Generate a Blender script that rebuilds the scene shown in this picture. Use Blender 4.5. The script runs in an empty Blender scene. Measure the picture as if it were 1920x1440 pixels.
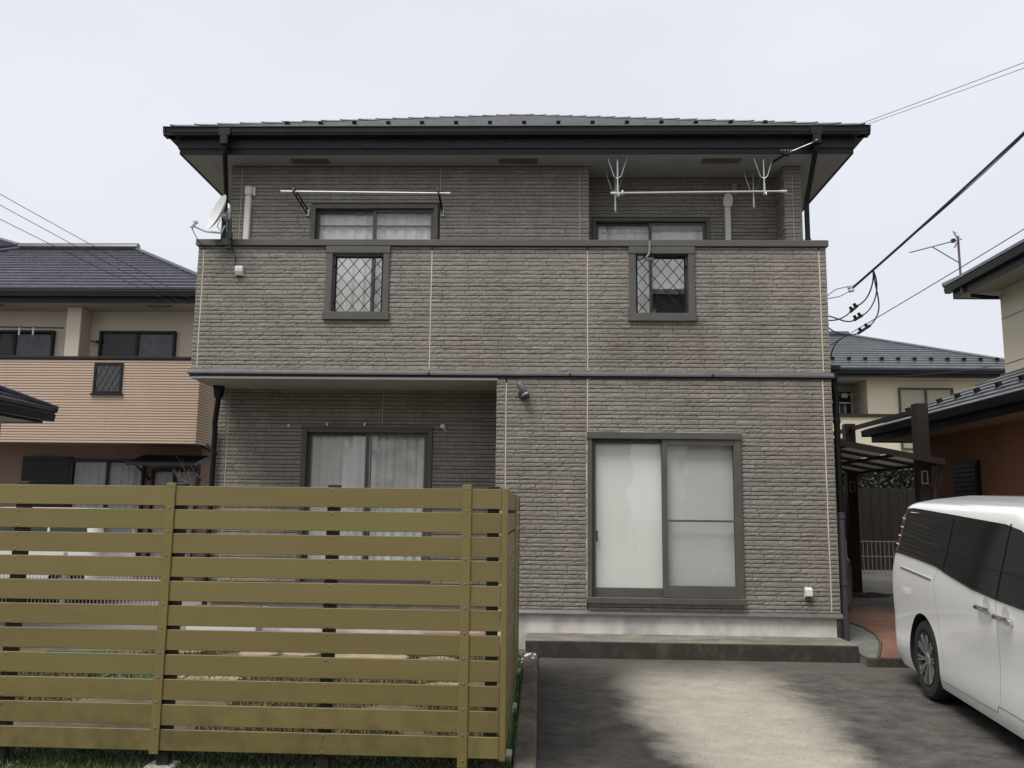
import bpy, bmesh, math, random
from math import sin, cos, pi, radians, sqrt, atan2
from mathutils import Vector, Matrix
from mathutils.geometry import delaunay_2d_cdt
random.seed(7)
RND = random.Random(11)
S = bpy.context.scene
C = S.collection

# ------------------------------------------------------------------ camera
cam = bpy.data.cameras.new('camera'); camo = bpy.data.objects.new('camera', cam); C.objects.link(camo)
S.camera = camo
P_, R_, Y_ = radians(8.326), radians(0.672), radians(-1.837)
fwd = Vector((sin(Y_)*cos(P_), cos(Y_)*cos(P_), sin(P_)))
rgt = Vector((cos(Y_), -sin(Y_), 0)); up = rgt.cross(fwd)
r2 = rgt*cos(R_)+up*sin(R_); u2 = up*cos(R_)-rgt*sin(R_)
mw = Matrix((( r2.x, u2.x, -fwd.x, 0), (r2.y, u2.y, -fwd.y, 0), (r2.z, u2.z, -fwd.z, 1.5), (0, 0, 0, 1)))
camo.matrix_world = mw
cam.sensor_fit = 'HORIZONTAL'; cam.sensor_width = 36; cam.lens = 1650/1920*36
cam.clip_end = 2000; cam.clip_start = .05
S.render.resolution_x = 1024; S.render.resolution_y = 768

# ------------------------------------------------------------------ world: overcast sky
SUN_EL, SUN_AZ = radians(60), radians(216)      # sun behind the camera, a little to its left (veiled)
W = bpy.data.worlds.new('World'); S.world = W; W.use_nodes = True
nt = W.node_tree; nt.nodes.clear()
out = nt.nodes.new('ShaderNodeOutputWorld')
sky = nt.nodes.new('ShaderNodeTexSky'); sky.sky_type = 'NISHITA'; sky.sun_disc = False
sky.sun_elevation = SUN_EL; sky.sun_rotation = SUN_AZ; sky.dust_density = 4; sky.air_density = 1
b1 = nt.nodes.new('ShaderNodeBackground'); b1.inputs[1].default_value = .1
nt.links.new(sky.outputs[0], b1.inputs[0])
tc = nt.nodes.new('ShaderNodeTexCoord')
mp = nt.nodes.new('ShaderNodeMapping'); mp.inputs['Scale'].default_value = (1.2, 1.2, 2.6)
nz = nt.nodes.new('ShaderNodeTexNoise'); nz.inputs['Scale'].default_value = 2.4; nz.inputs['Detail'].default_value = 7
nz.inputs['Roughness'].default_value = .45
cr = nt.nodes.new('ShaderNodeValToRGB')
cr.color_ramp.elements[0].position = .3; cr.color_ramp.elements[0].color = (.428, .446, .484, 1)
cr.color_ramp.elements[1].position = .72; cr.color_ramp.elements[1].color = (.474, .483, .516, 1)
nt.links.new(tc.outputs['Generated'], mp.inputs[0]); nt.links.new(mp.outputs[0], nz.inputs[0])
nt.links.new(nz.outputs[0], cr.inputs[0])
b2 = nt.nodes.new('ShaderNodeBackground'); b2.inputs[1].default_value = 1.0
nt.links.new(cr.outputs[0], b2.inputs[0])
mx = nt.nodes.new('ShaderNodeMixShader'); mx.inputs[0].default_value = .95
nt.links.new(b1.outputs[0], mx.inputs[1]); nt.links.new(b2.outputs[0], mx.inputs[2])
nt.links.new(mx.outputs[0], out.inputs[0])

# ------------------------------------------------------------------ sun (veiled by cloud: wide and weak)
sl = bpy.data.lights.new('sun', 'SUN'); sl.energy = 1.5; sl.angle = radians(28); sl.color = (1, .96, .9)
so = bpy.data.objects.new('sun', sl); C.objects.link(so)
sd = Vector((sin(SUN_AZ)*cos(SUN_EL), cos(SUN_AZ)*cos(SUN_EL), sin(SUN_EL)))
so.rotation_euler = sd.to_track_quat('Z', 'Y').to_euler(); so.location = (0, -8, 12)
S.view_settings.view_transform = 'Standard'; S.view_settings.look = 'None'
S.view_settings.exposure = .88; S.view_settings.gamma = 1
S.view_settings.use_curve_mapping = False

# ------------------------------------------------------------------ materials
def lin(r, g, b):
    f = lambda c: (c/255/12.92 if c/255 <= .04045 else ((c/255+.055)/1.055)**2.4)
    return (f(r), f(g), f(b), 1)
MATS = {}
def nd(t, typ, **kw):
    n = t.nodes.new(typ)
    for k, v in kw.items():
        try: setattr(n, k, v)
        except Exception: n.inputs[k].default_value = v
    return n
def M(name, col, rough=.6, col2=None, vs=3., stretch=(1, 1, 1), metal=0., bump=0., bs=60., coat=0., spec=.5, lo=.35, hi=.65, fine=0., alpha=None, bstretch=None):
    if name in MATS: return MATS[name]
    m = bpy.data.materials.new(name); m.use_nodes = True; t = m.node_tree
    p = t.nodes['Principled BSDF']; L = t.links.new
    p.inputs['Base Color'].default_value = (*col[:3], 1); p.inputs['Roughness'].default_value = rough
    p.inputs['Metallic'].default_value = metal; p.inputs['Specular IOR Level'].default_value = spec
    p.inputs['Coat Weight'].default_value = coat; p.inputs['Coat Roughness'].default_value = .06
    geo = nd(t, 'ShaderNodeNewGeometry'); m['_geo'] = 1
    cur = None
    if col2 is not None:
        mpn = nd(t, 'ShaderNodeMapping'); mpn.inputs['Scale'].default_value = stretch; L(geo.outputs['Position'], mpn.inputs[0])
        n = nd(t, 'ShaderNodeTexNoise'); n.inputs['Scale'].default_value = vs; n.inputs['Detail'].default_value = 6; n.inputs['Roughness'].default_value = .62
        L(mpn.outputs[0], n.inputs[0])
        r = nd(t, 'ShaderNodeMapRange'); r.inputs[1].default_value = lo; r.inputs[2].default_value = hi; L(n.outputs[0], r.inputs[0])
        mix = nd(t, 'ShaderNodeMix', data_type='RGBA'); L(r.outputs[0], mix.inputs[0])
        mix.inputs[6].default_value = (*col[:3], 1); mix.inputs[7].default_value = (*col2[:3], 1)
        cur = mix.outputs[2]
    if fine:
        n2 = nd(t, 'ShaderNodeTexNoise'); n2.inputs['Scale'].default_value = bs; n2.inputs['Detail'].default_value = 3
        L(geo.outputs['Position'], n2.inputs[0])
        r2_ = nd(t, 'ShaderNodeMapRange'); r2_.inputs[3].default_value = 1-fine; r2_.inputs[4].default_value = 1+fine; L(n2.outputs[0], r2_.inputs[0])
        mm = nd(t, 'ShaderNodeMix', data_type='RGBA', blend_type='MULTIPLY'); mm.inputs[0].default_value = 1
        if cur: L(cur, mm.inputs[6])
        else: mm.inputs[6].default_value = (*col[:3], 1)
        L(r2_.outputs[0], mm.inputs[7]); cur = mm.outputs[2]
    if cur: L(cur, p.inputs['Base Color'])
    if bump:
        mpb = nd(t, 'ShaderNodeMapping'); mpb.inputs['Scale'].default_value = bstretch or (1, 1, 1); L(geo.outputs['Position'], mpb.inputs[0])
        nb = nd(t, 'ShaderNodeTexNoise'); nb.inputs['Scale'].default_value = bs; nb.inputs['Detail'].default_value = 5; L(mpb.outputs[0], nb.inputs[0])
        bm = nd(t, 'ShaderNodeBump'); bm.inputs['Strength'].default_value = bump; bm.inputs['Distance'].default_value = .01
        L(nb.outputs[0], bm.inputs['Height']); L(bm.outputs[0], p.inputs['Normal'])
    if alpha is not None: p.inputs['Alpha'].default_value = alpha
    MATS[name] = m; return m

def glass_mat(name, tint, refl=.06, rough=.0):
    m = bpy.data.materials.new(name); m.use_nodes = True; t = m.node_tree; t.nodes.clear(); L = t.links.new
    o = nd(t, 'ShaderNodeOutputMaterial'); tr = nd(t, 'ShaderNodeBsdfTransparent'); tr.inputs[0].default_value = (*tint, 1)
    gl = nd(t, 'ShaderNodeBsdfGlossy'); gl.inputs['Roughness'].default_value = rough
    lw = nd(t, 'ShaderNodeLayerWeight'); fr = nd(t, 'ShaderNodeMath', operation='POWER'); fr.inputs[1].default_value = 5; L(lw.outputs['Facing'], fr.inputs[0])
    ad = nd(t, 'ShaderNodeMath', operation='ADD', use_clamp=True); ad.inputs[1].default_value = refl; L(fr.outputs[0], ad.inputs[0])
    geo = nd(t, 'ShaderNodeNewGeometry'); n = nd(t, 'ShaderNodeTexNoise'); n.inputs['Scale'].default_value = 1.7; L(geo.outputs['Position'], n.inputs[0])
    bp = nd(t, 'ShaderNodeBump'); bp.inputs['Strength'].default_value = .02; bp.inputs['Distance'].default_value = .2; L(n.outputs[0], bp.inputs['Height']); L(bp.outputs[0], gl.inputs['Normal'])
    mx_ = nd(t, 'ShaderNodeMixShader'); L(ad.outputs[0], mx_.inputs[0]); L(tr.outputs[0], mx_.inputs[1]); L(gl.outputs[0], mx_.inputs[2])
    L(mx_.outputs[0], o.inputs[0]); MATS[name] = m; return m

def brick_mat():
    m = bpy.data.materials.new('brick_siding'); m.use_nodes = True; t = m.node_tree; L = t.links.new
    p = t.nodes['Principled BSDF']; p.inputs['Roughness'].default_value = .85; p.inputs['Specular IOR Level'].default_value = .25
    geo = nd(t, 'ShaderNodeNewGeometry'); oi = nd(t, 'ShaderNodeObjectInfo')
    a = nd(t, 'ShaderNodeMath', operation='ADD'); L(geo.outputs['Random Per Island'], a.inputs[0]); L(oi.outputs['Random'], a.inputs[1])
    fr = nd(t, 'ShaderNodeMath', operation='FRACT'); L(a.outputs[0], fr.inputs[0])
    cr = nd(t, 'ShaderNodeValToRGB'); e = cr.color_ramp.elements
    e[0].position = 0; e[0].color = (.232, .217, .192, 1); e[1].position = 1; e[1].color = (.304, .287, .254, 1)
    for pos, c in ((.3, (.277, .265, .229, 1)), (.55, (.264, .247, .218, 1)), (.8, (.277, .254, .229, 1))):
        k = e.new(pos); k.color = c
    L(fr.outputs[0], cr.inputs[0])
    # broad weathering: drier beige and purplish patches
    n1 = nd(t, 'ShaderNodeTexNoise'); n1.inputs['Scale'].default_value = .9; n1.inputs['Detail'].default_value = 5
    L(geo.outputs['Position'], n1.inputs[0])
    r1 = nd(t, 'ShaderNodeMapRange'); r1.inputs[1].default_value = .35; r1.inputs[2].default_value = .65; L(n1.outputs[0], r1.inputs[0])
    tint = nd(t, 'ShaderNodeMix', data_type='RGBA'); tint.inputs[6].default_value = (1.0, 1.0, .985, 1); tint.inputs[7].default_value = (1.01, .97, .955, 1)
    L(r1.outputs[0], tint.inputs[0])
    m1 = nd(t, 'ShaderNodeMix', data_type='RGBA', blend_type='MULTIPLY'); m1.inputs[0].default_value = 1
    L(cr.outputs[0], m1.inputs[6]); L(tint.outputs[2], m1.inputs[7])
    # rain streaks
    mp = nd(t, 'ShaderNodeMapping'); mp.inputs['Scale'].default_value = (5, 5, .35); L(geo.outputs['Position'], mp.inputs[0])
    n2 = nd(t, 'ShaderNodeTexNoise'); n2.inputs['Scale'].default_value = 1.; n2.inputs['Detail'].default_value = 6; L(mp.outputs[0], n2.inputs[0])
    r2 = nd(t, 'ShaderNodeMapRange'); r2.inputs[1].default_value = .3; r2.inputs[2].default_value = .7; r2.inputs[3].default_value = .91; r2.inputs[4].default_value = 1.08; L(n2.outputs[0], r2.inputs[0])
    m2 = nd(t, 'ShaderNodeMix', data_type='RGBA', blend_type='MULTIPLY'); m2.inputs[0].default_value = 1
    L(m1.outputs[2], m2.inputs[6]); L(r2.outputs[0], m2.inputs[7])
    # run-off stain below the sill of the right-hand opening
    sp = nd(t, 'ShaderNodeSeparateXYZ'); L(geo.outputs['Position'], sp.inputs[0])
    def mr(v, a0, a1): q = nd(t, 'ShaderNodeMapRange', interpolation_type='SMOOTHSTEP'); q.inputs[1].default_value = a0; q.inputs[2].default_value = a1; L(v, q.inputs[0]); return q.outputs[0]
    def mul(a, b): q = nd(t, 'ShaderNodeMath', operation='MULTIPLY'); L(a, q.inputs[0]); L(b, q.inputs[1]); return q.outputs[0]
    st = mul(mul(mr(sp.outputs[0], .55, 1.0), mr(sp.outputs[0], 2.15, 1.85)), mul(mr(sp.outputs[2], 3.05, 3.35), mr(sp.outputs[2], 3.84, 3.76)))
    st = mul(st, mr(n2.outputs[0], .30, .62))
    ms = nd(t, 'ShaderNodeMix', data_type='RGBA', blend_type='MULTIPLY'); L(st, ms.inputs[0]); L(m2.outputs[2], ms.inputs[6]); ms.inputs[7].default_value = (.80, .765, .74, 1)
    # speckle
    n3 = nd(t, 'ShaderNodeTexNoise'); n3.inputs['Scale'].default_value = 75; n3.inputs['Detail'].default_value = 4
    mp3 = nd(t, 'ShaderNodeMapping'); mp3.inputs['Scale'].default_value = (.45, 1, 1); L(geo.outputs['Position'], mp3.inputs[0]); L(mp3.outputs[0], n3.inputs[0])
    r3 = nd(t, 'ShaderNodeMapRange'); r3.inputs[1].default_value = .3; r3.inputs[2].default_value = .7; r3.inputs[3].default_value = .76; r3.inputs[4].default_value = 1.22; L(n3.outputs[0], r3.inputs[0])
    m3 = nd(t, 'ShaderNodeMix', data_type='RGBA', blend_type='MULTIPLY'); m3.inputs[0].default_value = 1
    L(ms.outputs[2], m3.inputs[6]); L(r3.outputs[0], m3.inputs[7]); L(m3.outputs[2], p.inputs['Base Color'])
    bm = nd(t, 'ShaderNodeBump'); bm.inputs['Strength'].default_value = .5; bm.inputs['Distance'].default_value = .005
    L(n3.outputs[0], bm.inputs['Height']); L(bm.outputs[0], p.inputs['Normal'])
    MATS['brick'] = m; return m

def drive_mat():
    m = bpy.data.materials.new('driveway_concrete'); m.use_nodes = True; t = m.node_tree; L = t.links.new
    p = t.nodes['Principled BSDF']; p.inputs['Roughness'].default_value = .85; p.inputs['Specular IOR Level'].default_value = .3
    geo = nd(t, 'ShaderNodeNewGeometry'); sx = nd(t, 'ShaderNodeSeparateXYZ'); L(geo.outputs['Position'], sx.inputs[0])
    nw = nd(t, 'ShaderNodeTexNoise'); nw.inputs['Scale'].default_value = 1.6; nw.inputs['Detail'].default_value = 10; nw.inputs['Roughness'].default_value = .72; L(geo.outputs['Position'], nw.inputs[0])
    # clean strip between the wheel tracks: worn pale where the parked car keeps the rain off, dark lichen elsewhere
    def math(op, a, b, clamp=False):
        n = nd(t, 'ShaderNodeMath', operation=op); n.use_clamp = clamp
        for i, v in enumerate((a, b)):
            if isinstance(v, (int, float)): n.inputs[i].default_value = v
            else: L(v, n.inputs[i])
        return n.outputs[0]
    nwc = math('SUBTRACT', nw.outputs[0], .5)
    ax = math('ADD', sx.outputs[0], math('MULTIPLY', nwc, .62))
    cx = math('SUBTRACT', 1.53, ax)
    dx = math('DIVIDE', math('ABSOLUTE', cx, 0), math('ADD', math('MULTIPLY', sx.outputs[1], .078), .0))
    dx = math('POWER', dx, 2.4)
    yy = math('ADD', sx.outputs[1], math('MULTIPLY', nwc, 1.6))
    yb = math('MAXIMUM', math('DIVIDE', math('SUBTRACT', yy, 7.3), 1.5), 0)
    dy = math('POWER', yb, 2.2)
    ya = math('MAXIMUM', math('DIVIDE', math('SUBTRACT', 2.5, yy), 1.2), 0)
    d = math('ADD', math('ADD', dx, dy), ya)
    f = nd(t, 'ShaderNodeMapRange', interpolation_type='SMOOTHSTEP'); f.inputs[1].default_value = 3.0; f.inputs[2].default_value = .0; L(d, f.inputs[0])
    n2 = nd(t, 'ShaderNodeTexNoise'); n2.inputs['Scale'].default_value = 4; n2.inputs['Detail'].default_value = 9; n2.inputs['Roughness'].default_value = .7
    mp = nd(t, 'ShaderNodeMapping'); mp.inputs['Scale'].default_value = (1, 1.2, 1); L(geo.outputs['Position'], mp.inputs[0]); L(mp.outputs[0], n2.inputs[0])
    r2 = nd(t, 'ShaderNodeMapRange'); r2.inputs[1].default_value = .32; r2.inputs[2].default_value = .7; L(n2.outputs[0], r2.inputs[0])
    dark = nd(t, 'ShaderNodeMix', data_type='RGBA'); dark.inputs[6].default_value = (.022, .021, .020, 1); dark.inputs[7].default_value = (.066, .061, .053, 1); L(r2.outputs[0], dark.inputs[0])
    lite = nd(t, 'ShaderNodeMix', data_type='RGBA'); lite.inputs[6].default_value = (.33, .305, .25, 1); lite.inputs[7].default_value = (.45, .42, .35, 1); L(r2.outputs[0], lite.inputs[0])
    rt = nd(t, 'ShaderNodeMapRange', interpolation_type='SMOOTHSTEP'); rt.inputs[1].default_value = 1.2; rt.inputs[2].default_value = 2.6; rt.inputs[3].default_value = 1.; rt.inputs[4].default_value = 2.1; L(sx.outputs[0], rt.inputs[0])
    dk2 = nd(t, 'ShaderNodeMix', data_type='RGBA', blend_type='MULTIPLY'); dk2.inputs[0].default_value = 1; L(dark.outputs[2], dk2.inputs[6]); L(rt.outputs[0], dk2.inputs[7]); dark = dk2
    mix = nd(t, 'ShaderNodeMix', data_type='RGBA'); L(f.outputs[0], mix.inputs[0]); L(dark.outputs[2], mix.inputs[6]); L(lite.outputs[2], mix.inputs[7])
    # lighter drier margin along the step
    n4 = nd(t, 'ShaderNodeTexNoise'); n4.inputs['Scale'].default_value = 1.1; n4.inputs['Detail'].default_value = 6; L(geo.outputs['Position'], n4.inputs[0])
    mm = math('SUBTRACT', math('ADD', sx.outputs[1], math('MULTIPLY', n4.outputs[0], 1.3)), 9.35)
    mr = nd(t, 'ShaderNodeMapRange'); mr.inputs[1].default_value = -.3; mr.inputs[2].default_value = .6; mr.inputs[4].default_value = .55; L(mm, mr.inputs[0])
    mg = nd(t, 'ShaderNodeMix', data_type='RGBA'); L(mr.outputs[0], mg.inputs[0]); L(mix.outputs[2], mg.inputs[6]); mg.inputs[7].default_value = (.125, .115, .097, 1)
    n3 = nd(t, 'ShaderNodeTexNoise'); n3.inputs['Scale'].default_value = 110; n3.inputs['Detail'].default_value = 4; L(geo.outputs['Position'], n3.inputs[0])
    r3 = nd(t, 'ShaderNodeMapRange'); r3.inputs[1].default_value = .3; r3.inputs[2].default_value = .7; r3.inputs[3].default_value = .68; r3.inputs[4].default_value = 1.3; L(n3.outputs[0], r3.inputs[0])
    m3 = nd(t, 'ShaderNodeMix', data_type='RGBA', blend_type='MULTIPLY'); m3.inputs[0].default_value = 1; L(mg.outputs[2], m3.inputs[6]); L(r3.outputs[0], m3.inputs[7])
    # pale scuffs and chips
    mps = nd(t, 'ShaderNodeMapping'); mps.inputs['Scale'].default_value = (.7, 2.6, 1); L(geo.outputs['Position'], mps.inputs[0])
    n5 = nd(t, 'ShaderNodeTexNoise'); n5.inputs['Scale'].default_value = 7; n5.inputs['Detail'].default_value = 9; n5.inputs['Roughness'].default_value = .68; L(mps.outputs[0], n5.inputs[0])
    r5 = nd(t, 'ShaderNodeMapRange'); r5.inputs[1].default_value = .66; r5.inputs[2].default_value = .74; r5.inputs[4].default_value = .55; L(n5.outputs[0], r5.inputs[0])
    m5 = nd(t, 'ShaderNodeMix', data_type='RGBA'); L(r5.outputs[0], m5.inputs[0]); L(m3.outputs[2], m5.inputs[6]); m5.inputs[7].default_value = (.36, .34, .29, 1)
    L(m5.outputs[2], p.inputs['Base Color'])
    bm = nd(t, 'ShaderNodeBump'); bm.inputs['Strength'].default_value = .35; bm.inputs['Distance'].default_value = .01; L(n3.outputs[0], bm.inputs['Height']); L(bm.outputs[0], p.inputs['Normal'])
    return m

brick_m = brick_mat()
joint_m = M('siding_joint', (.060, .052, .042), .9)
trim_m = M('bronze_trim', (.083, .080, .070), .5, (.105, .100, .088), 4, bump=.05, bs=30)
flash_m = M('grey_flashing', (.090, .094, .092), .45, (.12, .124, .12), 6)
black_m = M('black_metal', (.010, .010, .011), .5, (.015, .015, .016), 3, spec=.3)
fascia_m = M('weathered_black_fascia', (.017, .016, .016), .6, (.14, .14, .14), 7, (.5, 1, 14), lo=.62, hi=.74)
soffit_m = M('soffit_board', (.38, .38, .36), .8, (.42, .42, .395), 1.5)
vent_m = M('soffit_vent_brown', (.17, .145, .10), .7)
roof_m = M('slate_roof', (.13, .136, .148), .5, (.20, .206, .22), 5, bump=.2, bs=60, fine=.15)
seal_m = M('beige_sealant', (.66, .60, .48), .7, (.55, .49, .39), 8, (1, 1, .4))
found_m = M('foundation_render', (.72, .70, .65), .85, (.36, .35, .32), 2.2, (1.6, 1, .8), bump=.15, bs=90, lo=.4, hi=.75)
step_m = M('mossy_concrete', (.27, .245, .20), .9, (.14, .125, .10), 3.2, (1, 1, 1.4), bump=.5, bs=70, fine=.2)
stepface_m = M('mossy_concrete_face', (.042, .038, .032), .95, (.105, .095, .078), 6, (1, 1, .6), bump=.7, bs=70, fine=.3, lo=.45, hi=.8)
white_m = M('white_plastic', (.72, .72, .69), .4)
cream_plastic_m = M('cream_plastic', (.76, .73, .66), .45, (.70, .67, .60), 4)
steel_m = M('galvanised_steel', (.55, .55, .54), .3, metal=.8)
pole_m = M('pale_pole', (.62, .62, .58), .3, metal=.3)
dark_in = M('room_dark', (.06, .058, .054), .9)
curtain_m = M('curtain_cloth', (.88, .90, .86), .9, (.58, .62, .60), 3)
lace_m = M('lace_curtain', (.90, .90, .88), .9, (.84, .84, .82), 6)
blind_m = M('white_blind', (.86, .88, .84), .8, (.82, .84, .80), 1.5)
glass_m = glass_mat('window_glass', (.99, .99, .985), .045)
glassd_m = glass_mat('insect_mesh', (.93, .935, .93), .0)
dimglass_m = glass_mat('dim_glass', (.88, .89, .89), .012)
slat_m = M('olive_slat', (.196, .158, .056), .5, (.178, .143, .051), 2.5, (.4, 1, 3), bump=.05, bs=120, bstretch=(.08, 1, 1), fine=.04)
def per_object(m, amt):
    t = m.node_tree; p = t.nodes['Principled BSDF']; src = p.inputs['Base Color'].links[0].from_socket
    oi = t.nodes.new('ShaderNodeObjectInfo'); q = t.nodes.new('ShaderNodeMapRange'); q.inputs[3].default_value = 1-amt; q.inputs[4].default_value = 1+amt; t.links.new(oi.outputs['Random'], q.inputs[0])
    mm = t.nodes.new('ShaderNodeMix'); mm.data_type = 'RGBA'; mm.blend_type = 'MULTIPLY'; mm.inputs[0].default_value = 1; t.links.new(src, mm.inputs[6]); t.links.new(q.outputs[0], mm.inputs[7]); t.links.new(mm.outputs[2], p.inputs['Base Color'])
per_object(slat_m, .07)
def splash(m, z0, z1, col):
    t = m.node_tree; p = t.nodes['Principled BSDF']; src = p.inputs['Base Color'].links[0].from_socket; L = t.links.new
    g = t.nodes.new('ShaderNodeNewGeometry'); sp = t.nodes.new('ShaderNodeSeparateXYZ'); L(g.outputs['Position'], sp.inputs[0])
    n = t.nodes.new('ShaderNodeTexNoise'); n.inputs['Scale'].default_value = 9; n.inputs['Detail'].default_value = 8; L(g.outputs['Position'], n.inputs[0])
    a = t.nodes.new('ShaderNodeMapRange'); a.inputs[1].default_value = z1; a.inputs[2].default_value = z0; L(sp.outputs[2], a.inputs[0])
    b = t.nodes.new('ShaderNodeMapRange'); b.inputs[1].default_value = .42; b.inputs[2].default_value = .72; b.inputs[4].default_value = .7; L(n.outputs[0], b.inputs[0])
    q = t.nodes.new('ShaderNodeMath'); q.operation = 'MULTIPLY'; L(a.outputs[0], q.inputs[0]); L(b.outputs[0], q.inputs[1])
    mm = t.nodes.new('ShaderNodeMix'); mm.data_type = 'RGBA'; L(q.outputs[0], mm.inputs[0]); L(src, mm.inputs[6]); mm.inputs[7].default_value = col; L(mm.outputs[2], p.inputs['Base Color'])
splash(slat_m, 0., .55, (.085, .068, .035, 1))
strip_m = M('olive_strip', (.206, .166, .06), .45, (.188, .151, .055), 4)
post_m = M('black_post', (.020, .017, .014), .5)
screw_m = M('screw', (.36, .30, .19), .35, metal=.6)
concrete_m = M('footing_concrete', (.42, .40, .35), .9, (.30, .28, .25), 6, bump=.3, bs=60)
soil_m = M('garden_soil', (.075, .062, .036), .95, (.19, .145, .092), 2.3, bump=.8, bs=45, fine=.3)
ground_m = M('ground_gravel', (.17, .16, .145), .95, (.24, .225, .20), 1.2, bump=.5, bs=40, fine=.2)
kerb_m = M('kerb_mossy', (.16, .13, .105), .9, (.058, .048, .036), 5, (1, .7, 1), bump=.6, bs=80, fine=.25)
red_m = M('red_stamped_concrete', (.235, .115, .078), .75, (.145, .075, .055), 3, bump=.3, bs=50, fine=.12)
slate_m = M('green_slate_paving', (.19, .20, .175), .8, (.12, .128, .115), 6, bump=.3, bs=40)
conc2_m = M('yard_concrete', (.20, .19, .165), .9, (.12, .115, .10), 2.5, bump=.3, bs=60)
brown_wood = M('dark_brown_aluminium', (.024, .017, .013), .5, (.032, .023, .018), 5)

# ------------------------------------------------------------------ mesh helpers
WORLD0 = {}
class MB:
    def __init__(s): s.v = []; s.f = []
    def add(s, vs, fs):
        o = len(s.v); s.v += [tuple(p) for p in vs]; s.f += [tuple(i+o for i in f) for f in fs]; return s
    def box(s, x0, x1, y0, y1, z0, z1, b=0.):
        if x0 > x1: x0, x1 = x1, x0
        if y0 > y1: y0, y1 = y1, y0
        if z0 > z1: z0, z1 = z1, z0
        b = min(b, (x1-x0)*.4, (y1-y0)*.4, (z1-z0)*.4)
        if b <= 0:
            vs = [(x, y, z) for z in (z0, z1) for y in (y0, y1) for x in (x0, x1)]
            return s.add(vs, [(0, 2, 3, 1), (4, 5, 7, 6), (0, 1, 5, 4), (2, 6, 7, 3), (0, 4, 6, 2), (1, 3, 7, 5)])
        c = ((x0, x1), (y0, y1), (z0, z1)); vs = []; idx = {}
        for i in (0, 1):
            for j in (0, 1):
                for k in (0, 1):
                    e = (i, j, k)
                    for a in range(3):
                        pt = [c[q][e[q]] + (0 if q == a else (b if e[q] == 0 else -b)) for q in range(3)]
                        idx[(i, j, k, a)] = len(vs); vs.append(pt)
        F = []
        for a in range(3):
            b_, c_ = [(1, 2), (0, 2), (0, 1)][a]
            for sgn in (0, 1):
                q = []
                for (m, n) in ((0, 0), (1, 0), (1, 1), (0, 1)):
                    e = [0, 0, 0]; e[a] = sgn; e[b_] = m; e[c_] = n; q.append(idx[(*e, a)])
                flip = (sgn == 0) != (a == 1)
                F.append(tuple(reversed(q)) if flip else tuple(q))
        for a in range(3):     # edges along axis a
            b_, c_ = [(1, 2), (0, 2), (0, 1)][a]
            for m in (0, 1):
                for n in (0, 1):
                    e0 = [0, 0, 0]; e0[b_] = m; e0[c_] = n; e1 = list(e0); e1[a] = 1
                    F.append((idx[(*e0, b_)], idx[(*e1, b_)], idx[(*e1, c_)], idx[(*e0, c_)]))
        for i in (0, 1):
            for j in (0, 1):
                for k in (0, 1): F.append((idx[(i, j, k, 0)], idx[(i, j, k, 1)], idx[(i, j, k, 2)]))
        return s.add(vs, F)
    def tube(s, pts, r, n=8, r1=None, cap=True):
        P = [Vector(p) for p in pts]; N = len(P); rings = []
        d = (P[1]-P[0]).normalized(); a = Vector((0, 0, 1)) if abs(d.z) < .9 else Vector((1, 0, 0))
        u = d.cross(a).normalized()
        o = len(s.v)
        for i in range(N):
            if i == 0: t = (P[1]-P[0])
            elif i == N-1: t = P[-1]-P[-2]
            else: t = (P[i+1]-P[i]).normalized()+(P[i]-P[i-1]).normalized()
            t.normalize(); u = (u-t*u.dot(t)).normalized(); w = t.cross(u)
            rr = r if r1 is None else r+(r1-r)*i/(N-1)
            for k in range(n):
                an = 2*pi*k/n; s.v.append(tuple(P[i]+u*cos(an)*rr+w*sin(an)*rr))
        for i in range(N-1):
            for k in range(n):
                s.f.append((o+i*n+k, o+i*n+(k+1) % n, o+(i+1)*n+(k+1) % n, o+(i+1)*n+k))
        if cap:
            s.f.append(tuple(o+k for k in reversed(range(n)))); s.f.append(tuple(o+(N-1)*n+k for k in range(n)))
        return s
    def prism(s, poly, axis, a0, a1):
        n = len(poly)
        mk = {'x': lambda p, a: (a, p[0], p[1]), 'y': lambda p, a: (p[0], a, p[1]), 'z': lambda p, a: (p[0], p[1], a)}[axis]
        vs = [mk(p, a0) for p in poly]+[mk(p, a1) for p in poly]
        fs = [tuple(range(n)), tuple(range(2*n-1, n-1, -1))]+[(i, n+i, n+(i+1) % n, (i+1) % n) for i in range(n)]
        return s.add(vs, fs)
    def lathe(s, prof, c, ax, n=24):
        ax = Vector(ax).normalized(); c = Vector(c)
        a = Vector((0, 0, 1)) if abs(ax.z) < .9 else Vector((1, 0, 0)); u = ax.cross(a).normalized(); w = ax.cross(u)
        o = len(s.v); m = len(prof)
        for r, h in prof:
            for k in range(n):
                t = 2*pi*k/n; s.v.append(tuple(c+ax*h+(u*cos(t)+w*sin(t))*max(r, 1e-4)))
        for i in range(m-1):
            for k in range(n): s.f.append((o+i*n+k, o+i*n+(k+1) % n, o+(i+1)*n+(k+1) % n, o+(i+1)*n+k))
        s.f.append(tuple(o+k for k in range(n))); s.f.append(tuple(o+(m-1)*n+k for k in reversed(range(n))))
        return s
    def bar(s, p, q, w, h, upv=(0, 0, 1)):
        p = Vector(p); q = Vector(q); d = (q-p).normalized(); u = Vector(upv); sd_ = d.cross(u).normalized(); u = sd_.cross(d)
        vs = []
        for c in (p, q):
            for a, b in ((-1, -1), (1, -1), (1, 1), (-1, 1)): vs.append(c+sd_*(w/2*a)+u*(h/2*b))
        return s.add(vs, [(0, 1, 2, 3), (7, 6, 5, 4), (0, 4, 5, 1), (1, 5, 6, 2), (2, 6, 7, 3), (3, 7, 4, 0)])
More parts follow.
